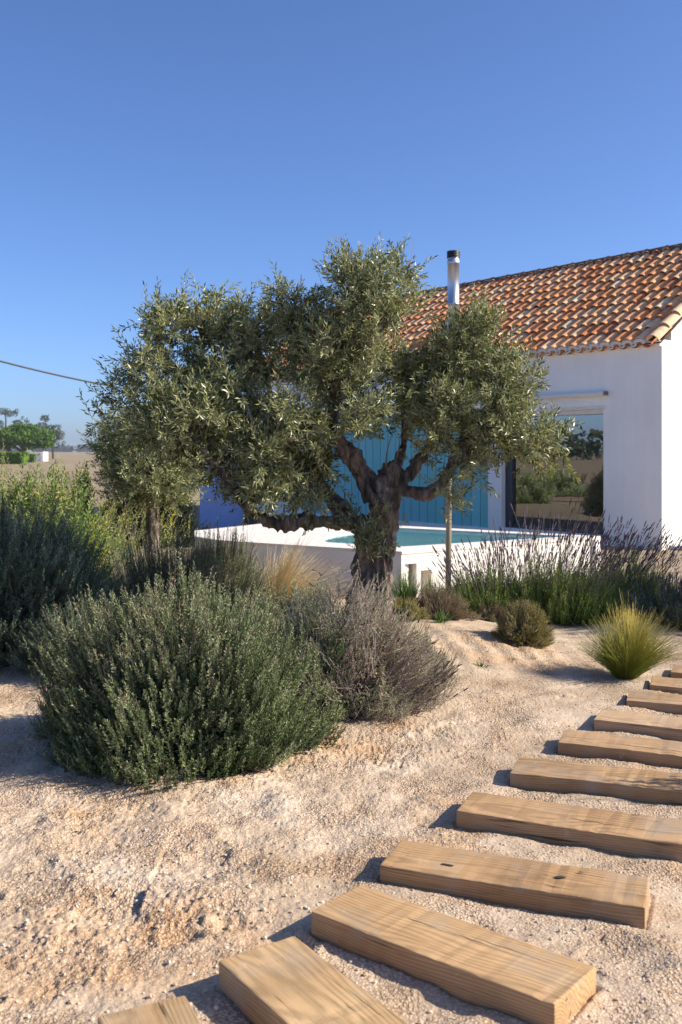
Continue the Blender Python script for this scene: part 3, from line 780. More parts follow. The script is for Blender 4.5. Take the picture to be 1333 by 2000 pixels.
def limb_mesh(name, limbs, voxel, m, parent, amp=.016, zs=5):
    """fuse tapering limbs into one continuous skin, then carve bark furrows"""
    g = Geo()
    for pts in limbs:
        c = catmull([p for p in pts], 6)      # 4th column is radius
        tube(g, c[:, :3], np.maximum(c[:, 3], .006), 14)
    me = g.mesh(name); o = link(name, me, m, parent)
    md = o.modifiers.new('r', 'REMESH'); md.mode = 'VOXEL'; md.voxel_size = voxel
    dg = bpy.context.evaluated_depsgraph_get(); me2 = bpy.data.meshes.new_from_object(o.evaluated_get(dg))
    o.modifiers.clear(); o.data = me2; bpy.data.meshes.remove(me)
    nv = len(me2.vertices); co = np.empty(nv * 3); no = np.empty(nv * 3)
    me2.vertices.foreach_get('co', co); me2.vertices.foreach_get('normal', no); co = co.reshape(-1, 3); no = no.reshape(-1, 3)
    # keep it thinner where the limb is thin
    cl = np.concatenate([catmull(p, 4) for p in limbs])
    rad = np.array([cl[np.argmin(((cl[:, :3] - c) ** 2).sum(1)), 3] for c in co])
    dsp = np.empty(nv)
    for i, c in enumerate(co):
        q = Vector((c[0] * 13, c[1] * 13, c[2] * zs)); a = abs(mnoise.noise(q + Vector((0, 0, 3.1 * c[0] * 4))))
        bb = 1.2 * mnoise.noise(Vector((c[0] * 34, c[1] * 34, c[2] * 13))) - .9 * abs(mnoise.noise(Vector((c[0] * 60, c[1] * 60, c[2] * 17 + 5)))); cc = mnoise.noise(Vector((c[0] * 6, c[1] * 6, c[2] * 5)))
        dsp[i] = (-a * 2.1 + .35) * amp + bb * amp * .55 + cc * amp * 1.5
    dsp *= np.clip(rad / .09, .15, 1.25)
    co = co + no * dsp[:, None]
    me2.vertices.foreach_set('co', co.ravel()); me2.polygons.foreach_set('use_smooth', np.ones(len(me2.polygons), bool)); me2.update()
    me2.materials.clear(); me2.materials.append(m); return o

def crown(name, limbs, lobes, nb, nshoot, m, parent, shootL=.16, leafL=.052, leafW=.0125, nl=18, tw=.004, up=.35, sr=.16, limbmin=0, holes=()):
    """branchlets from the limbs to points in the lobes, each carrying a spray of leafy shoots"""
    nodes = np.concatenate([catmull(p, 5)[limbmin:, :3] for p in limbs])
    tot = sum(l[2] for l in lobes); A = []; cen = []
    for (c, r, wgt) in lobes:
        k = int(nb * wgt / tot) + 1; d = rand_dirs(k); rr = rng.uniform(.25, 1, (k, 1)) ** .5
        A.append(np.array(c) + d * rr * np.array(r)); cen.append(np.repeat([c], k, 0))
    A = np.concatenate(A); cen = np.concatenate(cen)
    idx = np.array([np.argmin(((nodes - a) ** 2).sum(1)) for a in A]); B = nodes[idx]
    g = Geo(); mid = (A + B) / 2 + rand_dirs(len(A)) * .07 + np.array([0, 0, .05])
    ln = np.linalg.norm(A - B, axis=1)
    stalks(g, B, mid, A, np.clip(.006 + ln * .012, .004, .02), tw * .7, seg=5)
    # leafy shoots
    out = unit(A - cen + rng.normal(size=A.shape) * .05)
    per = rng.poisson(nshoot, len(A)) + 3; rep = np.repeat(np.arange(len(A)), per)
    t = rng.uniform(.55, 1.0, len(rep))[:, None]; AA = B[rep] * (1 - t) ** 2 + 2 * t * (1 - t) * mid[rep] + A[rep] * t * t
    far = (ln[rep] > .8)
    SD = unit(out[rep] * .8 + rand_dirs(len(rep)) * 1.0 + np.array([0, 0, up]))
    AA = AA + SD * rng.uniform(0, sr, (len(rep), 1)) * .5 + rand_dirs(len(rep)) * sr * .45
    keep = np.ones(len(rep), bool)
    for (hc, hr) in holes: keep &= (((AA + SD * .06 - np.array(hc)) / np.array(hr)) ** 2).sum(1) > 1 + rng.normal(size=len(rep)) * .15
    AA, SD, rep = AA[keep], SD[keep], rep[keep]
    Ls = shootL * rng.uniform(.6, 1.35, len(rep))
    tint = np.clip(rng.normal(.42, .17, len(A))[rep] + rng.normal(size=len(rep)) * .12, 0, .93)
    tint = np.where(rng.random(len(rep)) < .035, .99, tint)
    gl = Geo()
    a, b_, c = shoots(gl, AA, SD, Ls, nl, leafL, leafW, 1.05, tint, curve=.12, s0=.08, jit=.3, taper=.3, trange=.22, pairs=True)
    stalks(g, a, b_, c, .0022, .0009, seg=2)
    gl.obj('crown', m, parent); return g

# --- main olive
TY = 7.1
def Q(px, py, dy=0, r=None):
    v = P(px, py, TY + dy); return (v.x, v.y, v.z) if r is None else (v.x, v.y, v.z, r / F * TY)
ol = empty('olive_tree', P(735, 1200, TY), label='large gnarled olive tree with twisted trunk and spreading silvery crown', cat='tree')
ol.location = (0, 0, 0)
limbs = [
 [Q(722, 1290, 0, 66), Q(726, 1215, 0, 42), Q(728, 1150, 0, 31), Q(731, 1090, 0, 29), Q(741, 1030, 0, 28), Q(750, 975, 0, 27), Q(757, 935, -.03, 24)],
 [Q(752, 1250, -.02, 46), Q(744, 1170, -.05, 26), Q(750, 1090, -.06, 23), Q(760, 1010, -.05, 26), Q(762, 950, -.05, 27)],
 [Q(695, 1235, .03, 34), Q(706, 1150, .02, 22), Q(706, 1080, -.03, 22), Q(712, 1030, .0, 20)],
 # low left limb
 [Q(725, 1035, .02, 28), Q(690, 1022, .0, 24), Q(640, 1020, -.05, 18), Q(585, 1018, -.12, 16), Q(530, 1020, -.2, 14), Q(490, 995, -.28, 15), Q(462, 955, -.35, 13), Q(430, 915, -.4, 11), Q(385, 870, -.42, 9), Q(330, 830, -.4, 7)],
 # second left limb, rising
 [Q(690, 1015, .04, 21), Q(655, 985, .12, 16), Q(625, 945, .2, 16), Q(575, 915, .3, 14), Q(520, 885, .35, 12), Q(460, 840, .3, 11), Q(400, 790, .2, 9), Q(340, 720, .1, 7), Q(300, 650, .0, 5)],
 [Q(460, 840, .3, 10), Q(420, 770, .35, 8), Q(400, 700, .3, 6), Q(390, 630, .25, 4)],
 [Q(575, 915, .3, 11), Q(560, 850, .45, 9), Q(530, 770, .5, 8), Q(510, 700, .5, 6), Q(495, 650, .4, 4)],
 # middle limb
 [Q(735, 975, .0, 34), Q(714, 930, .0, 22), Q(690, 893, -.05, 20), Q(664, 865, -.06, 16), Q(652, 820, -.04, 14), Q(655, 770, 0, 13), Q(663, 715, .05, 12), Q(672, 660, .05, 10), Q(690, 610, .05, 8), Q(715, 565, 0, 5)],
 [Q(655, 770, 0, 10), Q(615, 710, .1, 8), Q(590, 650, .15, 7), Q(575, 590, .15, 4)],
 [Q(663, 715, .05, 9), Q(710, 670, -.1, 7), Q(750, 620, -.15, 6), Q(765, 575, -.15, 4)],
 [Q(662, 865, -.06, 12), Q(610, 850, -.25, 9), Q(550, 870, -.4, 8), Q(500, 860, -.5, 6)],
 # crotch knob and right limb
 [Q(752, 960, -.02, 36), Q(765, 925, -.02, 27), Q(775, 905, 0, 18)],
 [Q(755, 950, .02, 26), Q(790, 935, .02, 16), Q(820, 900, .08, 14), Q(850, 860, .15, 12), Q(870, 800, .2, 10), Q(880, 730, .2, 8), Q(900, 670, .15, 5)],
 [Q(770, 945, -.02, 18), Q(800, 958, -.06, 14), Q(835, 964, -.1, 14), Q(862, 942, -.12, 13), Q(885, 910, -.12, 13), Q(920, 860, -.1, 10), Q(965, 800, -.05, 8), Q(990, 740, 0, 5)],
 [Q(920, 860, -.1, 8), Q(975, 850, -.15, 6), Q(1030, 855, -.2, 5), Q(1070, 880, -.2, 3)],
 [Q(775, 915, .05, 12), Q(790, 860, .25, 9), Q(790, 790, .3, 7), Q(800, 730, .3, 5)],
]
limbs = [[(*p[:3], p[3] * (.86 if p[3] * F / TY > 17 else .95)) for p in L] for L in limbs]
limb_mesh('trunk', limbs, .0078, bark_m, ol, amp=.036, zs=4.5)
def lb(px, py, rx, ry, dy=0, rd=None, wgt=1):
    rx *= .86; ry *= .84; c = Q(px, py + 6, dy); k = TY / F; rd = rd if rd is not None else max(rx, ry) * k * .9
    return (c, (rx * k, rd, ry * k), wgt)
lobes = [
 lb(300, 745, 85, 65, .0, .45, .62), lb(345, 650, 55, 60, .05, .35, .42), lb(290, 615, 22, 30, 0, .15, .07), lb(400, 610, 30, 34, .2, .2, .12), lb(440, 690, 70, 60, .25, .5, .72), lb(430, 760, 60, 50, .0, .45, .4), lb(405, 850, 60, 40, .1, .4, .35),
 lb(235, 810, 45, 38, -.1, .3, .22), lb(375, 820, 95, 60, -.1, .6, .85), lb(450, 790, 80, 75, .1, .7, .9), lb(330, 870, 70, 40, -.3, .35, .3),
 lb(500, 900, 80, 55, -.2, .6, .85), lb(545, 965, 45, 30, -.1, .4, .25), lb(420, 905, 45, 30, -.3, .3, .2), lb(600, 900, 80, 60, .0, .6, .8), lb(610, 975, 45, 22, .1, .3, .16),
 lb(520, 680, 70, 75, .3, .5, .75), lb(470, 640, 40, 35, .2, .35, .22), lb(580, 600, 45, 48, .15, .35, .32), lb(580, 790, 90, 80, .1, .75, 1.1),
 lb(640, 690, 75, 80, .05, .65, .95), lb(700, 595, 84, 56, .0, .5, .8), lb(745, 540, 62, 34, -.1, .35, .42), lb(668, 540, 30, 26, 0, .2, .14), lb(780, 595, 44, 42, -.1, .35, .28), 
 lb(745, 690, 75, 70, -.05, .6, .85), lb(690, 790, 70, 70, -.2, .45, .7), lb(640, 850, 50, 35, -.25, .3, .3),
 lb(880, 690, 70, 62, .15, .5, .7), lb(940, 660, 45, 42, .1, .35, .32), lb(930, 770, 95, 90, .05, .65, 1.25), lb(855, 820, 70, 65, .1, .55, .7), lb(1000, 760, 48, 60, 0, .35, .42),
 lb(980, 850, 70, 42, -.1, .35, .5), lb(1050, 862, 42, 34, -.2, .22, .24), lb(1085, 895, 14, 20, -.2, .1, .05), lb(890, 890, 50, 24, -.1, .3, .22), lb(800, 760, 45, 60, .2, .4, .4),
 lb(745, 840, 45, 30, .0, .3, .14), lb(860, 975, 35, 14, -.1, .15, .045), lb(695, 1045, 22, 30, -.3, .06, .05), lb(930, 910, 40, 20, -.1, .2, .1),
]
g = crown('crown', limbs, lobes, 500, 7.6, olive_m, ol, shootL=.15, leafL=.060, leafW=.0150, nl=15, sr=.145, limbmin=12,
          holes=[(Q(690, 900, -.35), (.20, .55, .20)), (Q(655, 800, -.4), (.07, .42, .22)), (Q(772, 880, 0), (.15, .8, .15)), (Q(812, 648, 0), (.17, .8, .12)), (Q(820, 975, 0), (.14, .6, .10)),
                 (Q(690, 960, 0), (.20, .8, .09)), (Q(770, 640, -.5), (.12, .4, .08))])
# water shoots on the trunk and bare whips at the edge of the crown
sg_ = Geo()
for (px, py, dy, n_) in [(748, 1000, -.18, 6), (752, 1045, -.19, 8), (748, 1080, -.19, 6), (700, 1035, -.17, 5), (697, 1075, -.15, 4), (605, 1035, -.15, 3), (790, 1015, -.12, 3), (770, 1025, -.15, 2)]:
    gl = Geo(); aa = []; dd = []
    for _ in range(n_): aa.append(Q(px, py, dy)); dd.append((rng.normal() * .5, -.5, .35 + rng.normal() * .5))
    aa = np.array(aa); dd = np.array(dd)
    a, b_, c = shoots(gl, aa, dd, rng.uniform(.05, .13, len(aa)), 10, .035, .009, 1.1, rng.uniform(.35, .8, len(aa)), pairs=True)
    stalks(g, a, b_, c, .0022, .001, seg=2)
    gl.obj('sprout', olive_m, ol)
w0 = np.array([Q(240, 800), Q(640, 600), Q(800, 530), Q(770, 960, -.1), Q(700, 880, -.3)]); w1 = np.array([Q(185, 765), Q(612, 510), Q(806, 465), Q(795, 870, -.2), Q(712, 800, -.3)])
stalks(g, w0, (w0 + w1) / 2 + .02, w1, .003, .001, seg=3)
g.obj('branch', twig_m, ol)

# --- generic dome shrub made of leafy shoots
def shrub(name, c, r, h, n, label, cat, m, group=None, shootL=.2, nl=30, leafL=.02, leafW=.003, ang=.75, upb=.7, lean=(0, 0), tint=(.45, .16), curve=.25, wild=.12,
          stem_m=None, deep=.45, low=.0, tip=None, sw=.0016, gridz=True, seed=None, phimax=1.0, taper=.35, rough=.22, pairs=False, topt=0, stemn=None):
    cx, cy = c; z0 = g1(cx, cy)
    o = empty(name, (0, 0, 0), label=label, cat=cat, group=group)
    fam = 7; npar = n // fam + 1; fi = np.arange(n) // fam
    th = rng.uniform(0, 2 * math.pi, npar)[fi] + rng.normal(size=n) * .07; ce = np.clip(rng.uniform(low, phimax, npar)[fi] + rng.normal(size=n) * .05, low, 1); se = np.sqrt(1 - ce ** 2)
    d = np.stack([np.cos(th) * se, np.sin(th) * se, ce], 1); fd = rng.normal(size=(npar, 3))[fi] * .16; fk = rng.uniform(deep, 1, npar)[fi]; ft = rng.normal(size=npar)[fi]
    ph = rng.uniform(0, 6.28, 3)
    lump = 1 + rough * (np.sin(th * 3 + ph[0]) * np.sin(ce * 5 + ph[1]) + .6 * np.sin(th * 7 + ph[2] + ce * 4)) * .5
    k = fk ** .6 * lump + rng.normal(size=n) * .03 - rng.random(n) * .05
    R3 = np.array([r[0], r[1], h]); tipp = np.array([cx, cy, z0]) + d * R3 * k[:, None]
    D = unit(d * np.array([1, 1, .8]) + np.array([lean[0], lean[1], upb]) + fd * (wild / .12) + rng.normal(size=(n, 3)) * wild)
    L = shootL * rng.uniform(.65, 1.25, n) * np.clip(k, .6, 1.1)
    A = tipp - D * L[:, None] - np.array([0, 0, 1]) * (curve * L)[:, None]
    A[:, 2] = np.maximum(A[:, 2], gz(A[:, 0], A[:, 1]) + .004)
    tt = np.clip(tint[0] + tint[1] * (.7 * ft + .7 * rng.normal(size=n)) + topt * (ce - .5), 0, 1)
    gl = Geo(); a, b_, cc = shoots(gl, A, D, L, nl, leafL, leafW, ang, tt, curve=curve, taper=taper, pairs=pairs, s0=.05)
    gl.obj('foliage', m, o)
    gs = Geo(); stalks(gs, a, b_, cc, sw, sw * .5, seg=2)
    ns = stemn or n // 5; ii = rng.choice(n, ns, replace=False)
    base = np.array([cx, cy, z0 - .02]) + rng.normal(size=(ns, 3)) * np.array([r[0] * .16, r[1] * .16, 0])
    stalks(gs, base, (base + A[ii]) / 2 * [1, 1, .8] + [0, 0, z0 * .2], A[ii], sw * 2.6, sw, seg=4)
    gs.obj('stem', stem_m or twig_m, o)
    return o, tipp, D, k

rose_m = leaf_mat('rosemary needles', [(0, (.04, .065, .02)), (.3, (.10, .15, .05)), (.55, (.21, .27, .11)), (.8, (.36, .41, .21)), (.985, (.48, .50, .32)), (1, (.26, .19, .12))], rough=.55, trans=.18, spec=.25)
grey_m = leaf_mat('grey shrub leaves', [(0, (.035, .06, .03)), (.5, (.11, .165, .09)), (.85, (.23, .30, .18)), (1, (.36, .41, .27))], rough=.6, trans=.18)
dry_m = leaf_mat('dry purple grey stems', [(0, (.20, .15, .125)), (.35, (.48, .355, .29)), (.56, (.64, .52, .43)), (.66, (.32, .38, .17)), (.9, (.45, .50, .26)), (1, (.66, .60, .52))], rough=.8, trans=.1, spec=.1)
green_m = leaf_mat('fresh green needles', [(0, (.05, .11, .012)), (.4, (.14, .27, .03)), (.7, (.28, .42, .06)), (1, (.44, .50, .12))], rough=.5, trans=.25, spec=.3)
light_m = leaf_mat('light green leaves', [(0, (.08, .14, .02)), (.4, (.20, .30, .06)), (.75, (.34, .40, .13)), (.93, (.40, .38, .22)), (.97, (.55, .45, .03)), (1, (.6, .5, .03))], rough=.5, trans=.3)
woody_m = plain('brown woody stems', (.11, .08, .06), .95, var=.4, scale=30)

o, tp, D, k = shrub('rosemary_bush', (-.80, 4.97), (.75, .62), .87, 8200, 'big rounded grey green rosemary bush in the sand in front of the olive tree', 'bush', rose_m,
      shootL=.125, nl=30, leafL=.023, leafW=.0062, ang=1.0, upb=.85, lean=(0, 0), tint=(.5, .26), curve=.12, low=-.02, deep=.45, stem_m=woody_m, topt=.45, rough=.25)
shrub('rosemary_bush', (-.30, 6.3), (.55, .5), .60, 3000, 'sage coloured rosemary bush just behind the big rounded one, left of the olive trunk', 'bush', rose_m,
      shootL=.11, nl=24, leafL=.021, leafW=.006, ang=1.1, curve=.12, tint=(.6, .2), stem_m=woody_m, upb=.9, topt=.3)
# dry lavender in front of the trunk
o, tp, D, k = shrub('dry_lavender_bush', (.10, 5.78), (.50, .45), .63, 6000, 'dry purple brown lavender bush in front of the olive trunk', 'bush', dry_m,
      shootL=.12, nl=22, leafL=.013, leafW=.004, wild=.3, ang=.8, upb=.6, lean=(.28, 0), tint=(.6, .22), curve=.05, low=.0, deep=.6, stem_m=plain('pale dry wood', (.30, .24, .20), .9, var=.3, scale=30), sw=.0017, rough=.5)
_ = shrub('rosemary_bush', (-.17, 5.62), (.32, .34), .56, 1900, 'low silvery green bush filling the gap between the big rosemary and the dry lavender', 'bush', rose_m,
      shootL=.12, nl=28, leafL=.021, leafW=.0058, ang=1.0, upb=.9, tint=(.62, .2), curve=.12, stem_m=woody_m, rough=.4)
# the dry lavender's long woody branch to the right
g = Geo(); br = [P(800, 1360, 5.6), P(840, 1345, 5.6), P(868, 1322, 5.58), P(890, 1298, 5.55)]
for off in (0, 8, -9):
    b2 = [P(800, 1360 + off * .3, 5.6), P(838, 1342 + off, 5.6), P(866 + off * .4, 1322 + off, 5.58), P(888 + off * .7, 1300 + off * 1.2, 5.55)]
    tube(g, [tuple(q_) for q_ in b2], [.005, .004, .003, .002], 6)
    for s_ in np.linspace(.2, 1, 16):
        q_ = b2[1].lerp(b2[3], s_); a_ = rng.normal(size=3) * .5 + np.array([.6, 0, .6]); a_ = unit(a_) * .022; tube(g, [tuple(q_), (q_.x + a_[0], q_.y + a_[1], q_.z + a_[2])], [.0028, .0016], 4)
g.obj('branch', woody_m, o)
# seed heads on it
g = Geo(); sel = rng.choice(np.where(k > .85)[0], 150)
stalks(g, tp[sel], tp[sel] + D[sel] * .015, tp[sel] + D[sel] * .03, .005, .003, seg=2); g.obj('flower_head', plain('dark dried heads', (.045, .03, .035), .9), o, kind='stuff')
# a few grey green shoots at its right edge
shrub('lavender_tuft', (.52, 6.05), (.2, .2), .42, 420, 'small grey green lavender tuft on the right flank of the dry bush', 'bush', rose_m, shootL=.18, nl=24, leafL=.022, leafW=.004, tint=(.62, .15), stem_m=woody_m)

# left hand masses
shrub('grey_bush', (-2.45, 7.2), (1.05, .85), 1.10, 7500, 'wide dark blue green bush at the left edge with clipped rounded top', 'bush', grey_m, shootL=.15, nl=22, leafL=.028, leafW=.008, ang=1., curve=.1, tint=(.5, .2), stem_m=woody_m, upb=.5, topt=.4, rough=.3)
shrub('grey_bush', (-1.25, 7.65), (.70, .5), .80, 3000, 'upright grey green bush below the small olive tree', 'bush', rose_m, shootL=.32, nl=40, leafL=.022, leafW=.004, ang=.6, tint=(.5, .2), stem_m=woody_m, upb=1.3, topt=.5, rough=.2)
shrub('grey_bush', (-.98, 7.9), (.42, .35), .74, 1500, 'silvery sage bush with upright stems in front of the left end of the pool wall', 'bush', rose_m, shootL=.2, nl=28, leafL=.022, leafW=.006, ang=.9, tint=(.65, .2), stem_m=woody_m, upb=1.2, rough=.3)
shrub('grey_bush', (-1.55, 6.5), (.6, .45), .50, 2400, 'low shaded dark bush between the wide left bush and the big rosemary', 'bush', grey_m, shootL=.14, nl=24, leafL=.022, leafW=.006, ang=1., curve=.12, tint=(.4, .2), stem_m=woody_m, upb=.7)
shrub('leafy_shrub', (-2.95, 9.4), (1.15, .8), 1.42, 2300, 'loose light green leafy shrub with yellow tips at the left edge', 'bush', light_m, shootL=.24, nl=16, leafL=.055, leafW=.02, ang=1.1, tint=(.5, .28), wild=.25, curve=.1, upb=.9, rough=.35, deep=.3)
shrub('leafy_shrub', (-2.72, 10.3), (.32, .5), 1.50, 700, 'bright green upright leafy shrub beside the open field, left of the small olive', 'bush', light_m, shootL=.30, nl=20, leafL=.06, leafW=.018, ang=.9, tint=(.45, .15), wild=.2, upb=1.2, rough=.3, deep=.3)
shrub('dry_scrub', (-3.9, 11.5), (2.2, 1.2), 1.3, 3000, 'pale dry scrub with seed stems behind the leafy shrub at the left edge', 'bush', light_m, shootL=.25, nl=16, leafL=.045, leafW=.014, ang=1., tint=(.78, .15), wild=.3, upb=1., rough=.4, deep=.3)
shrub('dry_scrub', (-1.75, 9.0), (.55, .45), .78, 900, 'straw grey lavender stems standing in front of the small olive trunk', 'bush', dry_m, shootL=.4, nl=30, leafL=.02, leafW=.005, ang=.5, tint=(.88, .1), upb=1.6, rough=.3, deep=.4)

# feather grasses
def grass(name, c, n, L, spread, m, label, lean=(0, 0), r0=.05, w=.0016, droop=.55, bias=1.0, group=None):
    cx, cy = c; z0 = g1(cx, cy) - .01
    th = rng.uniform(0, 6.283, n); q_ = rng.uniform(0, 1, n) ** bias * spread
    D = np.stack([np.cos(th) * np.sin(q_) + lean[0], np.sin(th) * np.sin(q_) + lean[1], np.cos(q_)], 1)
    A = np.array([cx, cy, z0]) + np.stack([np.cos(th), np.sin(th), 0 * th], 1) * (rng.uniform(0, r0, n) * np.clip(q_ / spread + .2, 0, 1))[:, None]
    Ls = L * rng.uniform(.45, 1.1, n); tipp = A + D * Ls[:, None] + rng.normal(size=(n, 3)) * (.05 * Ls)[:, None] * np.where(rng.random(n) < .12, 3, 1)[:, None]
    hor = np.stack([D[:, 0], D[:, 1], 0 * th], 1)
    B = A + D * Ls[:, None] * .55 + rng.normal(size=(n, 3)) * (.035 * Ls)[:, None]; tipp = tipp + hor * (droop * Ls)[:, None] * .35 - np.array([0, 0, 1]) * (droop * Ls * q_ * .45)[:, None]
    g = Geo(); stalks(g, A, B, tipp, w, w * .3, tint=rng.uniform(0, 1, n), seg=5)
    o = empty(name, (0, 0, 0), label=label, cat='grass', group=group); g.obj('blade', m, o); return o
def grass_mat(name, lo, hi, z0, z1):
    m, nt, b = mat(name); at = N(nt, 'ShaderNodeAttribute', attribute_name='tint')
    geo = nt.nodes.new('ShaderNodeNewGeometry'); sx = nt.nodes.new('ShaderNodeSeparateXYZ'); nt.links.new(geo.outputs['Position'], sx.inputs[0])
    mr = N(nt, 'ShaderNodeMapRange'); mr.inputs[1].default_value = z0; mr.inputs[2].default_value = z1; nt.links.new(sx.outputs[2], mr.inputs[0])
    c = mixc(nt, lo, hi, mr.outputs[0]); c = mixc(nt, c, ramp(nt, [(0, (.7, .75, .6)), (1, (1.25, 1.15, 1.1))], at.outputs['Fac']).outputs[0], 1., 'MULTIPLY')
    nt.links.new(c, b.inputs['Base Color']); b.inputs['Roughness'].default_value = .5
    tr = nt.nodes.new('ShaderNodeBsdfTranslucent'); nt.links.new(c, tr.inputs[0]); mx = nt.nodes.new('ShaderNodeMixShader'); mx.inputs[0].default_value = .35
    nt.links.new(b.outputs[0], mx.inputs[1]); nt.links.new(tr.outputs[0], mx.inputs[2]); nt.links.new(mx.outputs[0], nt.nodes['Material Output'].inputs[0]); return m
fg_m = grass_mat('green gold feather grass', (.24, .30, .03), (.68, .60, .20), .12, .42)
st_m = grass_mat('straw feather grass', (.58, .50, .30), (.84, .74, .54), .1, .6)
gs_m = grass_mat('green straw grass', (.12, .15, .05), (.42, .38, .2), .2, .75)
grass('feather_grass', (1.86, 6.5), 3000, .44, .78, fg_m, 'yellow green feather grass clump at the top end of the sleeper path', lean=(.06, 0), w=.0015, droop=.6, r0=.06)
grass('feather_grass', (-.60, 8.45), 2000, .62, .95, st_m, 'pale straw feather grass arching in front of the shaded pool wall', lean=(.28, 0), w=.0017, droop=.9)
grass('feather_grass', (-.98, 8.4), 1000, .66, .7, gs_m, 'greenish straw grass clump left of the pale feather grass', lean=(.05, 0), w=.002, droop=.5, r0=.12)
gg_m = grass_mat('fresh green blades', (.05, .12, .02), (.14, .26, .05), .0, .4)
for (cx, cy, n_, L_, lab) in [(.62, 9.5, 260, .36, 'thin green grass tuft at the pool corner beside the olive trunk'), (.86, 9.45, 220, .3, 'bright green grass tuft below the taller pool recess'), (1.05, 9.55, 150, .26, 'small green grass tuft below the shorter pool recess')]:
    grass('grass_tuft', (cx, cy), n_, L_, .5, gg_m, lab, w=.003, droop=.5, r0=.1)

# thyme mounds
thy_m = leaf_mat('thyme', [(0, (.17, .17, .03)), (.4, (.45, .45, .10)), (.7, (.62, .54, .18)), (1, (.60, .46, .26))], rough=.7, trans=.15, spec=.15)
thb_m = leaf_mat('brown thyme', [(0, (.15, .11, .06)), (.4, (.36, .28, .16)), (.7, (.52, .40, .27)), (1, (.50, .50, .16))], rough=.7, trans=.15, spec=.15)
shrub('thyme_mound', (1.335, 7.32), (.245, .22), .33, 2300, 'round olive gold thyme mound with brown top on the sand slope', 'bush', thy_m, shootL=.07, nl=16, leafL=.010, leafW=.003, ang=.8, upb=.15, tint=(.5, .22), rough=.12, deep=.7, low=-.05, curve=.1, stem_m=woody_m)
shrub('thyme_mound', (.80, 8.1), (.30, .25), .27, 1900, 'wide purplish brown thyme mound right of the olive trunk', 'bush', thb_m, shootL=.08, nl=16, leafL=.011, leafW=.0035, ang=.8, upb=.3, tint=(.6, .2), rough=.25, deep=.6, curve=.1, stem_m=woody_m)
shrub('thyme_mound', (.50, 7.85), (.2, .2), .2, 900, 'small leafy green brown thyme mound at the foot of the olive trunk', 'bush', thy_m, shootL=.08, nl=16, leafL=.013, leafW=.004, ang=.8, upb=.4, tint=(.55, .2), rough=.2, deep=.6, curve=.1, stem_m=woody_m)
shrub('thyme_mound', (1.31, 8.5), (.2, .15), .17, 800, 'small low thyme mound half hidden behind the round gold one', 'bush', thb_m, shootL=.07, nl=14, leafL=.011, leafW=.0035, ang=.8, upb=.3, tint=(.7, .2), rough=.2, deep=.6, curve=.1, stem_m=woody_m)

# lavenders on the right
lav_st = plain('lavender stalks', (.16, .15, .10), .9, var=.2); lav_fl = plain('dried lavender flower', (.075, .05, .08), .9, var=.35, scale=20)
def lavender(c, r, h, n, label, nst, lean, Ls, m=green_m, fan=.6, **kw):
    o, tp, D, k = shrub('lavender_bush', c, r, h, n, label, 'bush', m, group='lavender bushes in front of the pool', shootL=.24, nl=30, leafL=.032, leafW=.0070, ang=.75, upb=.9, tint=(.58, .22), curve=.2, stem_m=woody_m, low=.0, deep=.4, rough=.25, **kw)
    sel = rng.choice(np.where((tp[:, 2] > h * .45))[0], nst, replace=True); A = tp[sel] - np.array([0, 0, .08])
    out = (tp[sel] - np.array([c[0], c[1], 0])); out[:, 2] = 0
    d = unit(np.array([lean[0], lean[1], 1.0]) + out / max(r) * fan + rng.normal(size=A.shape) * .16); L = Ls * rng.uniform(.45, 1.1, nst)
    E = A + d * L[:, None]
    g = Geo(); stalks(g, A, (A + E) / 2 + rng.normal(size=A.shape) * .01 - d * 0, E, .0014, .001, seg=3); g.obj('stalk', lav_st, o, kind='stuff')
    g = Geo(); fl = rng.uniform(.03, .065, nst)[:, None]
    stalks(g, E, E + d * fl * .5, E + d * fl, .0042, .0055, seg=2); E2 = E + d * fl; stalks(g, E2, E2 + d * fl * .2, E2 + d * fl * .5, .0055, .001, seg=2)
    ok = rng.random(nst) < .5; stalks(g, (E - d * .03)[ok], (E - d * .025)[ok], (E - d * .015)[ok], .005, .005, seg=2)
    g.obj('flower', lav_fl, o, kind='stuff')
    return o
lavender((1.32, 8.9), (.5, .45), .50, 1500, 'green lavender bush with upright stalks in front of the sunlit pool wall', 210, (-.25, 0), .34)
lavender((1.95, 8.85), (.65, .6), .58, 2600, 'largest green lavender bush with dark stalks leaning right before the glass door', 400, (.32, 0), .52)
lavender((2.72, 9.4), (.60, .5), .52, 1900, 'sparser lavender bush with purple stalks against the shaded house corner', 300, (.5, 0), .42)
lavender((2.95, 8.6), (.5, .45), .42, 1500, 'shaded dark lavender bush at the right edge under the house corner', 120, (.3, 0), .22, m=grey_m)

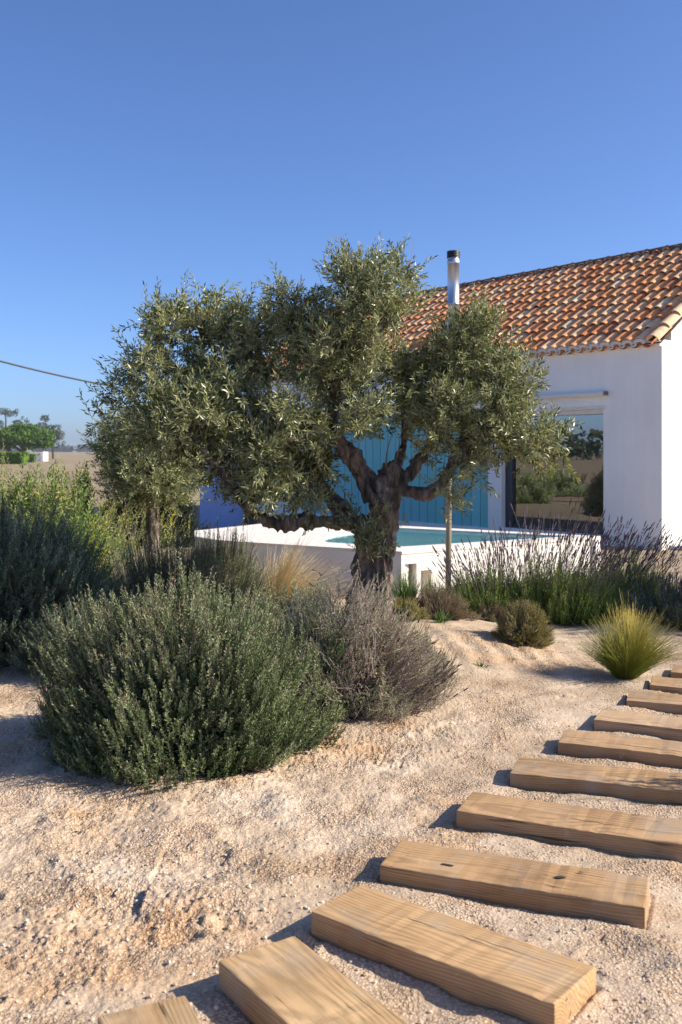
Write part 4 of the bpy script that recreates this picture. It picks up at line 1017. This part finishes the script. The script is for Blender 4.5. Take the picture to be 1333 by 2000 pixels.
# small olive behind on the left
TY = 10.6
ol2 = empty('olive_tree', (0, 0, 0), label='small olive tree with short pale trunk behind the left bushes', cat='tree')
z_ = 1100
limbs2 = [[Q(296, 1100, 0, 17), Q(298, 1030, 0, 13), Q(299, 985, 0, 12), Q(297, 955, 0, 14)],
  [Q(297, 965, 0, 11), Q(270, 930, 0, 8), Q(235, 895, 0, 6), Q(215, 860, 0, 4)],
  [Q(298, 960, 0, 10), Q(325, 925, .1, 8), Q(355, 890, .1, 5), Q(370, 850, .1, 3)],
  [Q(297, 960, 0, 8), Q(298, 905, -.1, 6), Q(290, 850, -.1, 4)]]
limb_mesh('trunk', limbs2, .016, bark_m, ol2, amp=.012)
lobes2 = [lb(235, 900, 50, 42, 0, .4, 1), lb(230, 860, 38, 30, 0, .3, .7), lb(290, 850, 70, 48, .1, .5, 1.2), lb(350, 900, 45, 45, .1, .4, .8), lb(370, 950, 28, 40, .0, .3, .3), lb(290, 930, 75, 34, -.35, .25, .75), lb(245, 945, 40, 30, -.2, .3, .45), lb(345, 945, 45, 32, -.1, .3, .45)]
g = crown('crown', limbs2, lobes2, 190, 9, olive_m, ol2, shootL=.15, leafL=.055, leafW=.013, nl=16, sr=.2, limbmin=6)
g.obj('branch', twig_m, ol2)
# off to the right: a young olive whose shade falls on the right hand lavenders
TY = 10.4
ol3 = empty('olive_tree', (0, 0, 0), label='young olive tree standing right of the lavenders outside the picture', cat='tree')
bx = 4.7
def W3(x, y, z, r=None): return (x, y, z) if r is None else (x, y, z, r)
limbs3 = [[W3(bx, 8.6, -.1, .09), W3(bx, 8.6, .5, .07), W3(bx + .05, 8.6, .9, .06), W3(bx, 8.6, 1.5, .03)], [W3(bx, 8.6, .7, .05), W3(bx - .4, 8.5, 1.1, .03)], [W3(bx, 8.6, .7, .05), W3(bx + .4, 8.7, 1.2, .03)]]
limb_mesh('trunk', limbs3, .03, bark_m, ol3, amp=.01)
g = crown('crown', limbs3, [((bx, 8.6, 1.4), (.8, .75, .55), 1), ((bx - .2, 8.4, 1.1), (.6, .5, .4), .5)], 130, 9, olive_m, ol3, shootL=.2, leafL=.06, leafW=.016, nl=14, sr=.3, limbmin=2)
g.obj('branch', twig_m, ol3)
# low shrub outside the frame casting onto the sleepers
shrub('leafy_shrub', (2.55, 3.98), (.42, .5), 1.0, 260, 'tall loose leafy shrub right of the sleeper path outside the picture', 'bush', light_m, shootL=.34, nl=22, leafL=.06, leafW=.018, ang=.8, tint=(.5, .15), upb=1.2, stem_m=woody_m, rough=.4, deep=.5)

# scrub on the bare soil left of the house, seen mirrored in the glass door
for k_, (x_, y_, r_, h_, l_) in enumerate([(-8.2, 17.6, .7, 1.0, 'tall bush on the bare soil left of the house, mirrored in the glass door'), (-9.8, 15.2, .6, .8, 'low round bush on the bare soil, middle of the row mirrored in the glass'),
     (-12.5, 16.8, 1.0, 1.0, 'broad bush farther out on the bare soil mirrored in the glass'), (-8.6, 14.0, .4, .55, 'smallest bush of the row on the bare soil left of the house')]):
    shrub('field_bush', (x_, y_), (r_, r_), h_, 700, l_, 'bush', rose_m, group='bushes on the bare soil left of the house', shootL=.3, nl=16, leafL=.09, leafW=.035, ang=1., tint=(.45, .2), upb=.9, rough=.35, deep=.4)

# dark hedge behind the small olive
hedge_m = leaf_mat('dark hedge leaves', [(0, (.008, .016, .008)), (.6, (.02, .035, .016)), (1, (.04, .06, .025))], rough=.6, trans=.1)
shrub('dark_hedge', (-3.05, 15.6), (1.0, .6), 1.2, 1800, 'dark evergreen hedge behind the small olive tree', 'hedge', hedge_m, shootL=.25, nl=20, leafL=.06, leafW=.02, ang=1., tint=(.4, .2), upb=.5, rough=.15, deep=.6)

# low weeds on the sand
grass('grass_tuft', (.92, 6.55), 26, .07, .9, gg_m, 'tiny green weed alone on the pale sand slope', w=.003, r0=.03)
grass('grass_tuft', (.78, 7.72), 60, .12, .9, gg_m, 'low green weed in front of the wide purplish thyme mound', w=.003, r0=.05)

# loose crumbs of soil on the sand
g = Geo(); n = 11000
xs = rng.uniform(-2.6, 2.6, n); ys = 2.0 + 5.5 * rng.random(n) ** 1.3; ps = np.clip(1.5 - np.hypot((xs + .6) / 1.2, (ys - 3.0) / .9), 0, 1)
sz = rng.uniform(.0018, .0052, n) * (1 + 1.1 * ps * rng.random(n) ** 2)
dpm = np.array([min(max(max(-((x - p[0]) * d[0] + (y - p[1]) * d[1]), ((x - p[0]) * d[0] + (y - p[1]) * d[1]) - L, 0), max(-((x - p[0]) * q_[0] + (y - p[1]) * q_[1]), ((x - p[0]) * q_[0] + (y - p[1]) * q_[1]) - Wd, 0)) for p, d, q_, L, Wd, z in SL) for x, y in zip(xs, ys)])
ok = dpm > .03; xs, ys, sz = xs[ok], ys[ok], sz[ok]; n = len(xs)
ico = bmesh.new(); bmesh.ops.create_icosphere(ico, subdivisions=1, radius=1); iv = np.array([v.co[:] for v in ico.verts]); jf = np.array([[v.index for v in f.verts] for f in ico.faces]); ico.free()
gv = bpy.data.objects['ground'].data; 
dg = bpy.context.evaluated_depsgraph_get(); dg.update(); go = bpy.data.objects['ground']
zz = np.array([(lambda h: h[1].z if h[0] else 0)(go.ray_cast(Vector((x, y, 1)), Vector((0, 0, -1)))) for x, y in zip(xs, ys)])
V = iv[None] * sz[:, None, None] * rng.uniform(.7, 1.25, (n, 12, 1)) * np.array([1, 1, .75]) + np.stack([xs, ys, zz + sz * .3], 1)[:, None]
Fx = jf[None] + (np.arange(n) * 12)[:, None, None]
g.add(V.reshape(-1, 3), Fx.reshape(-1, 3), tint=np.repeat(rng.random(n), 12))
cm, nt, b = mat('sand crumbs'); at = N(nt, 'ShaderNodeAttribute', attribute_name='tint')
nt.links.new(ramp(nt, [(0, (.42, .31, .21)), (.5, (.56, .45, .33)), (1, (.66, .57, .46))], at.outputs['Fac']).outputs[0], b.inputs['Base Color']); b.inputs['Roughness'].default_value = .95
g.obj('sand_crumbs', cm, None, label='loose sandy crumbs scattered over the ground', cat='gravel', kind='stuff')

# fallen leaves, twigs and needles under the plants
gl = Geo(); n = 900
src_ = np.array([(.3, 5.6, .6), (-.8, 4.9, .75), (1.33, 7.3, .35), (.5, 6.6, .8), (1.0, 5.2, 1.0), (1.86, 6.5, .3), (-.2, 3.6, 1.3), (1.6, 3.2, 1.2)]); k_ = rng.integers(0, len(src_), n)
a_ = rng.uniform(0, 6.283, n); rr_ = src_[k_, 2] * (.5 + .8 * rng.random(n)); xs = src_[k_, 0] + np.cos(a_) * rr_; ys = src_[k_, 1] + np.sin(a_) * rr_
zz = np.array([(lambda h: h[1].z if h[0] else 0)(go.ray_cast(Vector((x, y, 1)), Vector((0, 0, -1)))) for x, y in zip(xs, ys)])
dd = rng.normal(size=(n, 3)) * [1, 1, .15]; sd = rng.normal(size=(n, 3)) * [1, 1, .2]
lng = np.where(rng.random(n) < .25, .045, .018) * rng.uniform(.6, 1.2, n)
leaves(gl, np.stack([xs, ys, zz + .003], 1), dd, sd, lng, np.where(lng > .025, .006, .005), rng.random(n))
gl.obj('leaf_litter', leaf_mat('dead leaves', [(0, (.09, .055, .03)), (.6, (.20, .14, .08)), (1, (.16, .17, .09))], rough=.8, trans=0), None, label='fallen leaves and needles scattered on the sand', cat='leaf litter', kind='stuff')

# ------------------------------------------------------------------ far things
ev_m = leaf_mat('pine foliage', [(0, (.035, .08, .015)), (.5, (.09, .18, .02)), (1, (.18, .29, .035))], rough=.6, trans=.15)
eu_m = leaf_mat('eucalyptus foliage', [(0, (.05, .075, .04)), (.5, (.10, .13, .075)), (1, (.18, .2, .11))], rough=.5, trans=.2)
farb_m = plain('far bark', (.12, .09, .07), .9)
def far_tree(name, label, base, limbs, lobes, m, n, leaf):
    o = empty(name, (0, 0, 0), label=label, cat='tree')
    g = Geo()
    for L in limbs:
        c = catmull(L, 5); tube(g, c[:, :3], np.maximum(c[:, 3], .03), 7)
    g.obj('trunk', farb_m, o)
    gl = Geo()
    for (c, r, wgt) in lobes:
        k = int(n * wgt); d = rand_dirs(k); p = np.array(c) + d * np.array(r) * rng.uniform(.55, 1, (k, 1)) * (1 + .12 * np.sin(d[:, :1] * 7 + d[:, 2:] * 5))
        leaves(gl, p, rand_dirs(k) + d * .5, rand_dirs(k), leaf * rng.uniform(.6, 1.3, k), leaf * .55, np.clip(rng.normal(.5, .22, k), 0, 1))
    gl.obj('crown', m, o); return o
def FQ(px, py, Y, r=None):
    v = P(px, py, Y); return (v.x, v.y, v.z) if r is None else (v.x, v.y, v.z, r)
def FL(px, py, rx, ry, Y, wgt, dz=1.): k = Y / F; return (FQ(px, py, Y), (rx * k, rx * k * dz, ry * k), wgt)
Y = 150
far_tree('umbrella_pine', 'wide flat crowned umbrella pine behind the green hedge', None,
  [[FQ(45, 900, Y, .35), FQ(46, 880, Y, .28), FQ(40, 866, Y, .2)], [FQ(46, 882, Y, .25), FQ(62, 868, Y, .15)], [FQ(45, 884, Y, .25), FQ(22, 866, Y, .15)], [FQ(16, 905, Y, .4), FQ(18, 880, Y, .35), FQ(12, 860, Y, .2)]],
  [FL(30, 850, 42, 15, Y, 1.5), FL(62, 852, 40, 16, Y, 1.5), FL(48, 856, 50, 12, Y, 1.4), FL(85, 864, 20, 11, Y, .5), FL(45, 838, 28, 9, Y, .6), FL(5, 862, 26, 14, Y, .7), FL(60, 868, 22, 8, Y, .4), FL(-25, 850, 25, 20, Y, .5)], ev_m, 2600, .42)
Y = 175
far_tree('eucalyptus_tree', 'thin airy eucalyptus tree rising right of the umbrella pine', None,
  [[FQ(105, 905, Y, .25), FQ(103, 870, Y, .2), FQ(92, 835, Y, .12), FQ(90, 820, Y, .06)], [FQ(103, 868, Y, .15), FQ(118, 845, Y, .08)]],
  [FL(88, 817, 9, 6, Y, .25), FL(80, 832, 12, 7, Y, .3), FL(108, 838, 12, 9, Y, .4), FL(118, 850, 9, 10, Y, .35), FL(105, 855, 13, 10, Y, .35), FL(97, 835, 9, 6, Y, .15), FL(124, 866, 4, 5, Y, .06), FL(110, 870, 7, 7, Y, .1)], eu_m, 900, .30)
far_tree('eucalyptus_tree', 'tall sparse eucalyptus at the left edge above the umbrella pine', None,
  [[FQ(8, 905, Y, .3), FQ(10, 860, Y, .22), FQ(12, 820, Y, .12), FQ(6, 800, Y, .06)], [FQ(10, 850, Y, .12), FQ(34, 822, Y, .06)]],
  [FL(6, 803, 14, 6, Y, .3), FL(20, 808, 12, 5, Y, .25), FL(33, 805, 4, 7, Y, .1), FL(35, 825, 9, 5, Y, .2), FL(53, 822, 4, 4, Y, .07), FL(0, 828, 8, 7, Y, .2), FL(44, 816, 2.5, 2.5, Y, .03)], eu_m, 900, .30)
# clipped hedge
Y = 110; h0 = P(-20, 886, Y); h1 = P(46, 886, Y)
hd = empty('clipped_hedge', (0, 0, 0), label='bright green clipped hedge far off at the left edge', cat='hedge')
gl = Geo(); n = 4200; x = rng.uniform(h0.x, h1.x, n); y = Y + rng.uniform(0, 1.6, n); zt = h0.z
face = rng.random(n); z = np.where(face < .6, rng.uniform(0, zt, n), zt); y = np.where(face < .6, Y, y)
z = z + (rng.normal(size=n) * .04); p = np.stack([x, y, z], 1)
leaves(gl, p, rand_dirs(n) + [0, -.4, .4], rand_dirs(n), .2, .13, rng.random(n)); box(gl, (h0.x, Y + .05, 0), (h1.x, Y + 1.55, zt - .05), tint=.4)
gl.obj('foliage', leaf_mat('bright hedge', [(0, (.07, .16, .01)), (1, (.17, .30, .02))], trans=.25), hd)
g2 = empty('dark_hedge', (0, 0, 0), label='short dark green hedge between the bright hedge and the white shed', cat='hedge')
gl = Geo(); a0 = P(46, 888, 125); a1 = P(66, 888, 125); n = 900
p = np.stack([rng.uniform(a0.x, a1.x, n), 125 + rng.uniform(0, 1, n), rng.uniform(0, a0.z, n)], 1); leaves(gl, p, rand_dirs(n), rand_dirs(n), .25, .16, rng.random(n)); box(gl, (a0.x, 125.1, 0), (a1.x, 126, a0.z - .05), tint=.2)
gl.obj('foliage', ev_m, g2)
# white shed
Y = 140; s0 = P(65, 886, Y); s1 = P(85, 886, Y)
sh = empty('white_shed', (0, 0, 0), label='tiny white gabled shed on the horizon beside the far hedge', cat='shed')
g = Geo(); box(g, (s0.x, Y, -.1), (s1.x - .35, Y + 2.2, s0.z - .2)); box(g, (s1.x - .35, Y - .05, -.1), (s1.x, Y + 2.3, s0.z + .25)); g.obj('wall', white_m, sh)
g = Geo(); vv = [(s0.x - .05, Y - .1, s0.z - .2), (s1.x - .34, Y - .1, s0.z + .02), (s1.x - .34, Y + 2.3, s0.z + .02), (s0.x - .05, Y + 2.3, s0.z - .2)]
g.add(vv + [(a, b, c + .08) for a, b, c in vv], BOXF); g.obj('roof', plain('white shed roof', (.75, .72, .68), .8), sh)

# far woods along the horizon: a broken line of crowns
def woods(name, pts, h, step, m, leaf, dens):
    gl = Geo(); cs_ = []
    for (a, b) in zip(pts[:-1], pts[1:]):
        a = np.array(a, float); b = np.array(b, float); L = np.linalg.norm(b - a); k = int(L / step)
        for t in rng.uniform(0, 1, k): cs_.append(a + (b - a) * t)
    cs_ = np.array(cs_) + rng.normal(size=(len(cs_), 2)) * step * .6; hs = h * rng.uniform(.55, 1.1, len(cs_))
    k = dens; d = rand_dirs(len(cs_) * k); r = np.repeat(hs * .62, k)[:, None]
    ctr = np.concatenate([cs_, (hs * .5)[:, None]], 1).repeat(k, 0)
    p = ctr + d * r * np.array([1.3, 1.3, .8]) * rng.uniform(.6, 1, (len(d), 1)); p[:, 2] = np.maximum(p[:, 2], .1)
    leaves(gl, p, rand_dirs(len(p)), rand_dirs(len(p)), leaf * rng.uniform(.7, 1.4, len(p)), leaf * .8, np.clip(rng.normal(.4, .25, len(p)), 0, 1))
    return gl.obj(name, m, None, label='line of distant woodland low along the horizon', cat='woodland', kind='stuff')
wood_m = leaf_mat('far woodland', [(0, (.03, .045, .025)), (.6, (.055, .075, .04)), (1, (.09, .11, .06))], rough=.8, trans=.1)
o = woods('far_woodland', [(-900, 850), (-300, 1000), (100, 1000), (500, 900)], 6.5, 6, wood_m, 3.2, 60)
o['label'] = 'bluish distant woodland low along the horizon'
o = woods('field_trees', [(-130, -60), (-150, 0), (-150, 60), (-125, 120)], 4.6, 3.2, wood_m, 1.2, 90)
o['label'] = 'trees across the field left of the house, mirrored in the glass door'

# overhead wire
a = P(-420, 575, 13.0); b = P(470, 782, 24.0); n = 40; pts = []
for i in range(n):
    t = i / (n - 1); q_ = a.lerp(b, t); q_.z -= 1.26 * t * (1 - t); pts.append(tuple(q_))
g = Geo(); tube(g, pts, .016, 8)
g.obj('overhead_wire', plain('black cable', (.06, .06, .065), .6), None, label='thin dark overhead cable sagging across the sky at left', cat='cable')

# air
if HAZE:
    g = Geo(); box(g, (-2700, -500, -1.3), (2700, 3900, 14)); hm = bpy.data.materials.new('haze air'); hm.use_nodes = True
    hn = hm.node_tree; hn.nodes.remove(hn.nodes['Principled BSDF']); pv = hn.nodes.new('ShaderNodeVolumePrincipled')
    pv.inputs['Density'].default_value = .0003; pv.inputs['Color'].default_value = (.82, .9, 1, 1); pv.inputs['Anisotropy'].default_value = .2
    hn.links.new(pv.outputs[0], hn.nodes['Material Output'].inputs['Volume'])
    g.obj('haze', hm, None, kind='stuff', label='thin pale haze in the air over the fields', cat='haze')
